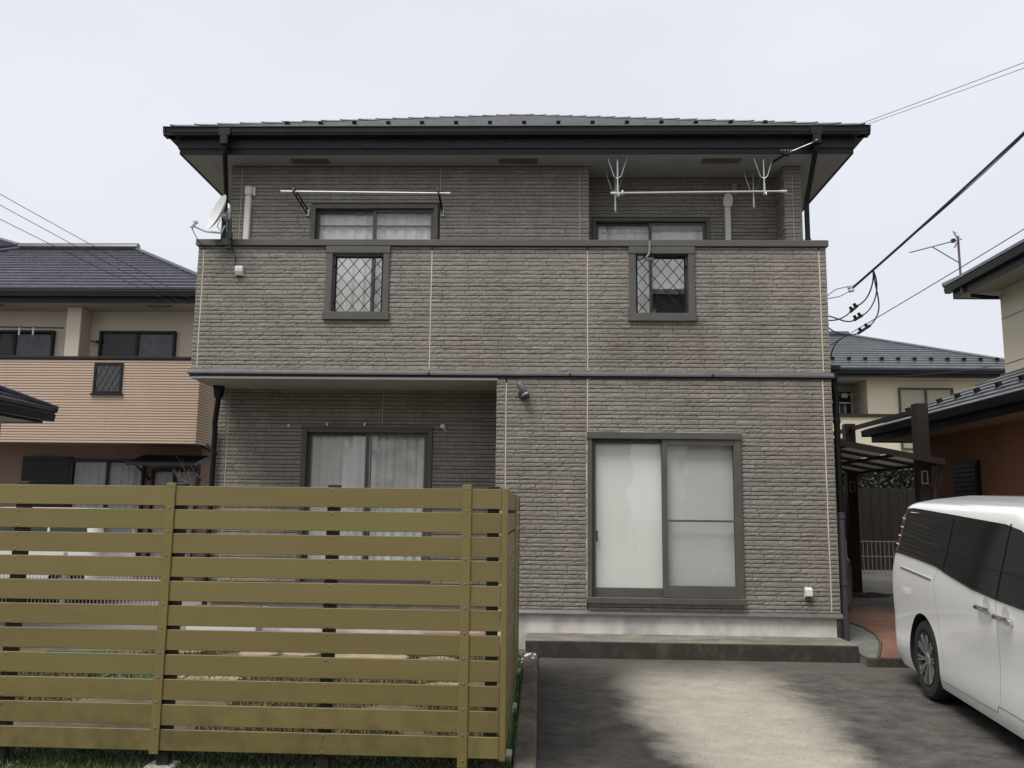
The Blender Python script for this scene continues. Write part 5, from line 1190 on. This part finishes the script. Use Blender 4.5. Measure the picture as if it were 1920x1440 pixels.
# skirt roof: L-shaped hip
sk0x, sk0z, sks = 5.36, 2.90, .46
rfm = MB(); TX = 8.37; YF = 14.62; run = TX-sk0x
rfm.add([(sk0x, -3, sk0z), (sk0x, YF, sk0z), (TX, YF-run, sk0z+run*sks), (TX, -3, sk0z+run*sks), (TX+3, YF, sk0z), (TX+3, YF-run, sk0z+run*sks), (sk0x, -3, sk0z-.05), (sk0x, YF, sk0z-.05), (TX+3, YF, sk0z-.05)],
        [(0, 1, 2, 3), (1, 4, 5, 2), (0, 6, 7, 1), (1, 7, 8, 4)])
skr = rfm.build('skirt_roof', roof_m, bh); t = MB(); ncs = 12; stp_ = run/ncs
for c in range(ncs):
    v0, v1 = c*stp_-.02, (c+1)*stp_; za, zb = max(v0, -.02)*sks+.03, v1*sks+.004; ye0, ye1 = YF-max(v0, 0), YF-v1
    t.add([(sk0x+v0, -3, sk0z+za), (sk0x+v0, ye0+.03, sk0z+za), (sk0x+v1, ye1, sk0z+zb), (sk0x+v1, -3, sk0z+zb), (sk0x+v0, -3, sk0z+za-.05), (sk0x+v0, ye0+.03, sk0z+za-.05)], [(0, 1, 2, 3), (4, 5, 1, 0), (5, 2, 1)])
    t.add([(sk0x+v0, ye0+.03, sk0z+za), (TX+3, ye0+.03, sk0z+za), (TX+3, ye1, sk0z+zb), (sk0x+v1, ye1, sk0z+zb), (sk0x+v0, ye0+.03, sk0z+za-.05), (TX+3, ye0+.03, sk0z+za-.05)], [(0, 3, 2, 1), (4, 0, 1, 5)])
t.build('tile_courses', M('skirt_tile', (.060, .064, .072), .4, (.095, .10, .11), 3, fine=.12), skr, kind='stuff')
for i in range(14):
    v = 1.6*stp_; meshpart('snow_guard', sgm, skr, (sk0x+v, 13.9-i*.55, sk0z+v*sks+.055), rot=(math.atan(sks), 0, -pi/2), scale=(1.1, 1.1, 1.1))
MB().box(5.45, 6.0, -3, 14.50, 2.72, 2.74).box(6.0, 11, 14.0, 14.50, 2.72, 2.74).build('soffit', M('tan_soffit', (.30, .25, .18), .85), bh)
MB().box(5.42, 5.449, -3, 14.53, 2.70, 2.92).box(5.449, 11.3, 14.501, 14.53, 2.70, 2.92).build('fascia', black_m, bh)
g = [(0, 0), (-.1, 0), (-.12, .1), (-.105, .1), (-.09, .015), (0, .015)]
MB().prism([(5.417+a, 2.80+b_) for a, b_ in g], 'y', -3, 14.64).build('gutter', black_m, bh); MB().prism([(14.533-a, 2.80+b_) for a, b_ in g], 'x', 5.3, 11.3).build('gutter', black_m, bh)
wn = MB().box(5.955, 6.0, 12.2, 12.9, 1.2, 2.28).build('window', black_m, bh)
lv = MB()
for i in range(16): lv.box(5.94, 5.956, 12.24, 12.86, 1.24+i*.064, 1.24+i*.064+.04)
lv.build('shutter_slats', brown_wood, wn)
MB().box(5.955, 6.0, 8.6, 10.2, 1.1, 2.2).build('window', black_m, bh)
eave_box(bh, 7.80, 15, .4, 16.48, 5.60, 5.84, M('cream_soffit', (.36, .34, .30), .85))
rf = hip_roof(bh, 7.68, 15.1, .3, 16.60, 5.87, .42, 14, roof_m, .04)
for i in range(8): v = .5; meshpart('snow_guard', sgm, rf, (7.68+v, 15.4-i*.6, 5.87+v*.42+.04), rot=(math.atan(.42), 0, -pi/2), scale=(1.2, 1.2, 1.2))
MB().tube([(7.9, 16.0, 5.55), (8.2, 15.95, 5.50), (8.36, 15.93, 5.49)], .035, 8).build('downpipe', black_m, bh)
# TV aerial on that eave
ta = thing('tv_aerial', 'rusty mast with a toothed TV aerial standing on the cream upper eave', 'aerial', (7.72, 16.1, 5.62))
rust = M('rusty_mast', (.22, .15, .14), .7, (.15, .10, .095), 6)
MB().tube([(7.76, 16.05, 5.6), (7.74, 16.02, 6.68)], .022, 8).build('mast', rust, ta)
bt, be = Vector((7.80, 16.0, 6.62)), Vector((6.80, 15.9, 6.33)); am = M('aerial_grey', (.20, .20, .21), .5, metal=.5)
MB().tube([bt, be], .012, 6).build('boom', am, ta); MB().tube([bt.lerp(be, .58), (7.745, 16.03, 6.17)], .010, 6).build('stay', am, ta)
dv = Vector((.12, .95, .25)).normalized()
for i in range(12):
    c_ = bt.lerp(be, .22+.78*i/11); MB().tube([c_-dv*.085, c_+dv*.085], .005, 5).build('element', am, ta)
c_ = bt.lerp(be, .17); MB().box(c_.x-.03, c_.x+.03, c_.y-.04, c_.y+.04, c_.z-.02, c_.z+.04).build('balun', black_m, ta)
for i in range(-3, 4):
    c_ = bt.lerp(be, .07)+Vector((.06*abs(i)*-.3, 0, i*.045)); MB().tube([c_-dv*.12, c_+dv*.12], .005, 5).build('reflector_rod', am, ta)
MB().tube([bt.lerp(be, .07)+Vector((-.08, 0, .17)), bt.lerp(be, .07), bt.lerp(be, .07)+Vector((-.08, 0, -.15))], .010, 6).build('reflector_spine', am, ta)

# ------------------------------------------------------------------ patio canopy, pergola posts, rear fence
pg = thing('pergola_frame', 'tall dark brown posts and beams standing between the two plots', 'pergola', (5.05, 13.2, sh(13.2)))
for y in (11.8, 14.5, 17.6):
    p_ = MB().box(4.968, 5.132, y-.08, y+.08, sh(y)-.1, 3.0, .006).build('post', brown_wood, pg)
    zf = 2.02 if y < 13 else 1.98
    if y < 17: frame_boxes(MB(), 4.995, 5.08, zf-.085, zf+.085, y-.088, y-.081, .012).build('label_frame', M('white_frame', (.5, .5, .48), .5), p_)
MB().box(5.02, 5.08, 11.88, 14.42, 2.88, 2.94).box(5.02, 5.08, 14.58, 17.52, 2.88, 2.94).box(5.02, 5.08, 17.68, 19.5, 2.88, 2.94).build('beam', brown_wood, pg)
MB().box(5.02, 5.08, 14.58, 17.52, 2.74, 2.79).build('beam', brown_wood, pg); MB().tube([(5.16, 11.72, 1.95), (5.16, 11.72, .1)], .02, 8).build('pipe', M('grey_pipe', (.085, .085, .098), .5), pg)
can = thing('patio_canopy', 'sloping brown patio canopy with smoky panels against the brick house side wall', 'canopy', (4.25, 13.7, 2.2))
cz = lambda x: 2.54-(x-3.37)*.181
Y0c, Y1c = 11.5, 16.6
for i in range(8):
    y = Y0c+(Y1c-Y0c)*i/7; w_ = .05 if i in (0, 7) else .035
    MB().bar((3.38, y, cz(3.38)), (5.20, y, cz(5.20)), w_, .075 if i in (0, 7) else .06).build('rafter', brown_wood, can)
for x in (3.41, 4.0, 4.62, 5.18): MB().bar((x, Y0c+.03, cz(x)-.012), (x, Y1c-.03, cz(x)-.012), .04, .04).build('purlin', brown_wood, can)
sm_ = bpy.data.materials.new('smoky_polycarbonate'); sm_.use_nodes = True; t_ = sm_.node_tree; p_ = t_.nodes['Principled BSDF']; p_.inputs['Base Color'].default_value = (.16, .155, .145, 1); p_.inputs['Roughness'].default_value = .4
tl = t_.nodes.new('ShaderNodeBsdfTranslucent'); tl.inputs[0].default_value = (.45, .44, .42, 1); mxn = t_.nodes.new('ShaderNodeMixShader'); mxn.inputs[0].default_value = .7
t_.links.new(p_.outputs[0], mxn.inputs[1]); t_.links.new(tl.outputs[0], mxn.inputs[2]); t_.links.new(mxn.outputs[0], t_.nodes['Material Output'].inputs[0])
for i in range(7):
    ya, yb = Y0c+(Y1c-Y0c)*i/7+.03, Y0c+(Y1c-Y0c)*(i+1)/7-.03
    for xa, xb in ((3.43, 3.98), (4.02, 4.6), (4.64, 5.16)):
        MB().add([(xa, ya, cz(xa)+.012), (xb, ya, cz(xb)+.012), (xb, yb, cz(xb)+.012), (xa, yb, cz(xa)+.012), (xa, ya, cz(xa)+.016), (xb, ya, cz(xb)+.016), (xb, yb, cz(xb)+.016), (xa, yb, cz(xa)+.016)], [(3, 2, 1, 0), (4, 5, 6, 7), (0, 1, 5, 4), (1, 2, 6, 5), (2, 3, 7, 6), (3, 0, 4, 7)]).build('panel', sm_, can)
MB().bar((5.14, 11.55, 1.92), (5.19, 11.51, 2.20), .03, .03, (0, 1, 0)).bar((5.05, 11.6, 1.9), (5.20, 11.53, 2.2), .028, .028, (0, 1, 0)).build('brace', brown_wood, can)
wf = thing('dark_board_fence', 'dark vertical board fence closing the back of the side yard', 'fence', (6.4, 17.9, sh(17.9)))
bdm = M('dark_board', (.017, .014, .012), .8, (.028, .023, .020), 4, (2, 2, .3))
bm_ = mesh_of(MB().box(-.085, .085, -.012, .012, 0, 1.62, .004), 'board', bdm)
for i in range(40): meshpart('board', bm_, wf, (3.5+i*.178, 17.9+RND.uniform(-.004, .004), sh(17.9)-.02+RND.uniform(-.01, .01)))
for z in (.55, 1.4): MB().box(3.4, 10.6, 17.92, 17.97, sh(17.9)+z-.04, sh(17.9)+z+.04).build('rail', bdm, wf)
lf = thing('low_white_lattice', 'low pale wire lattice along the foot of the dark board fence', 'lattice fence', (6.5, 17.2, sh(17.2)))
w = MB(); zb = sh(17.2)
for i in range(20): w.box(5.68+i*.08, 5.68+i*.08+.008, 17.19, 17.2, zb+.02, zb+.62)
for z in (.06, .32, .60): w.box(5.68, 7.25, 17.18, 17.19, zb+z, zb+z+.014)
w.build('wires', M('pale_wire', (.30, .29, .275), .5), lf, kind='stuff')
for x in (5.7, 7.2): MB().box(x-.02, x+.02, 17.201, 17.24, zb-.02, zb+.66).build('post', M('pale_wire', (.30, .29, .275), .5), lf)
# clipped hedge behind the fence
hd = thing('clipped_hedge', 'clipped dark green hedge rising behind the dark board fence', 'hedge', (7.2, 19.2, sh(19)))
r = random.Random(8); m_ = MB()
for _ in range(9000):
    f_ = r.random(); x = r.uniform(4.6, 9.6); y = 18.6+r.random()*.25 if f_ < .65 else r.uniform(18.6, 19.8); z = r.uniform(1.0, 2.65) if f_ < .65 else 2.57+r.uniform(-.05, .12)
    y += .1*sin(x*3.1+z*2); d1 = Vector((r.uniform(-1, 1), r.uniform(-1, 1), r.uniform(-1, 1))).normalized(); d2 = d1.cross(Vector((r.uniform(-1, 1), r.uniform(-1, 1), r.uniform(-1, 1)))).normalized(); c_ = Vector((x, y, z)); a_ = r.uniform(.025, .05)
    m_.add([c_-d1*a_, c_-d2*a_*.5, c_+d1*a_, c_+d2*a_*.5], [(0, 1, 2, 3)])
m_.build('foliage', M('hedge_leaf', (.035, .055, .02), .6, (.075, .10, .04), 5), hd, kind='stuff')
MB().box(4.8, 9.4, 18.85, 19.55, sh(19)-.1, 2.5).build('inner_twigs', M('hedge_core', (.02, .022, .014), .95), hd)
# plastic-covered bundle by the house wall
cb = thing('plastic_covered_bundle', 'bundle under a crumpled grey plastic sheet beside the house wall', 'covered bundle', (3.95, 12.6, sh(12.6)))
r = random.Random(4); mb = MB(); n, mlev = 28, 14; vs = []
for j in range(mlev+1):
    t = j/mlev; z = sh(12.6)+.12+.72*t
    for i in range(n):
        a = 2*pi*i/n; q = (1-.12*t)*(1-max(0, t-.8)*2.6)*(1+.05*sin(5*a+3*t)+.03*sin(11*a-5*t)+r.uniform(-.012, .012)); ex = .8
        cx_ = abs(cos(a))**ex*(1 if cos(a) > 0 else -1); sy_ = abs(sin(a))**ex*(1 if sin(a) > 0 else -1); vs.append((3.95+.38*q*cx_, 12.6+.30*q*sy_, z+.02*sin(3*a)*(1-t)))
mb.add(vs, [(j*n+i, j*n+(i+1) % n, (j+1)*n+(i+1) % n, (j+1)*n+i) for j in range(mlev) for i in range(n)]+[tuple(mlev*n+i for i in range(n))])
mb.build('plastic_sheet', M('grey_plastic_sheet', (.20, .20, .195), .35, (.13, .13, .125), 6, bump=.4, bs=12), cb, smooth=True)
MB().box(3.68, 4.22, 12.4, 12.8, sh(12.6)-.02, sh(12.6)+.2, .01).build('base', black_m, cb)
hs = MB().tube([(4.6+.35*sin(i*.9)+.03*i, 14.1+.2*cos(i*1.1), sh(14.1)+.02+.01*(i % 2)) for i in range(26)], .014, 6).build('garden_hose', M('hose', (.09, .05, .03), .6)); tag(hs, 'coiled brown hose lying at the foot of the rear pergola post', 'hose')

# ------------------------------------------------------------------ houses across the street (added out of view behind the camera; they close off the low sky and show in the glass)
struct(MB().add([(-60, -10.6, -.398), (60, -10.6, -.398), (60, -6.6, -.398), (-60, -6.6, -.398)], [(0, 1, 2, 3)]), 'road', M('asphalt', (.05, .05, .052), .9, (.065, .065, .066), 2, bump=.3, bs=60))
for i, (x0, x1, wc, lab) in enumerate(((-19.5, -9.5, (.50, .47, .42), 'unseen grey-beige two-storey house added across the street facing the pink house'), (-6.5, 3.5, (.34, .30, .26), 'unseen taupe two-storey house added across the street facing the slat fence'), (6.8, 17, (.55, .53, .50), 'unseen off-white two-storey house added across the street facing the brown house'))):
    h_ = thing('unseen_street_house', lab, 'house', ((x0+x1)/2, -17, -.42), 'unseen houses added across the street')
    MB().box(x0, x1, -21, -13.5, -.42, 5.7).build('wall', M('far_wall_%d' % i, wc, .85, tuple(c*.85 for c in wc), 1.), h_)
    MB().box(x0-.03, x1+.03, -13.5, -12.6, 2.5, 3.7).build('balcony', M('far_wall_%d' % i, wc, .85), h_)
    eave_box(h_, x0-.6, x1+.6, -21.6, -12.9, 5.7, 5.92, soffit_m); hip_roof(h_, x0-.7, x1+.7, -21.7, -12.8, 5.95, .48, 10, tile_m, .03, w=2.)
    for a, z0, z1 in ((x0+1.2, 3.9, 5.3), (x1-3.4, 3.9, 5.3), (x0+1.2, .1, 2.1), (x1-3.4, .1, 2.1)):
        w_ = frame_boxes(MB(), a, a+2.2, z0, z1, -13.52, -13.45, .06).build('window', black_m, h_)
        MB().box(a+.06, a+2.14, -13.49, -13.485, z0+.06, z1-.06).build('pane', M('far_pane', (.10, .11, .12), .1), w_)
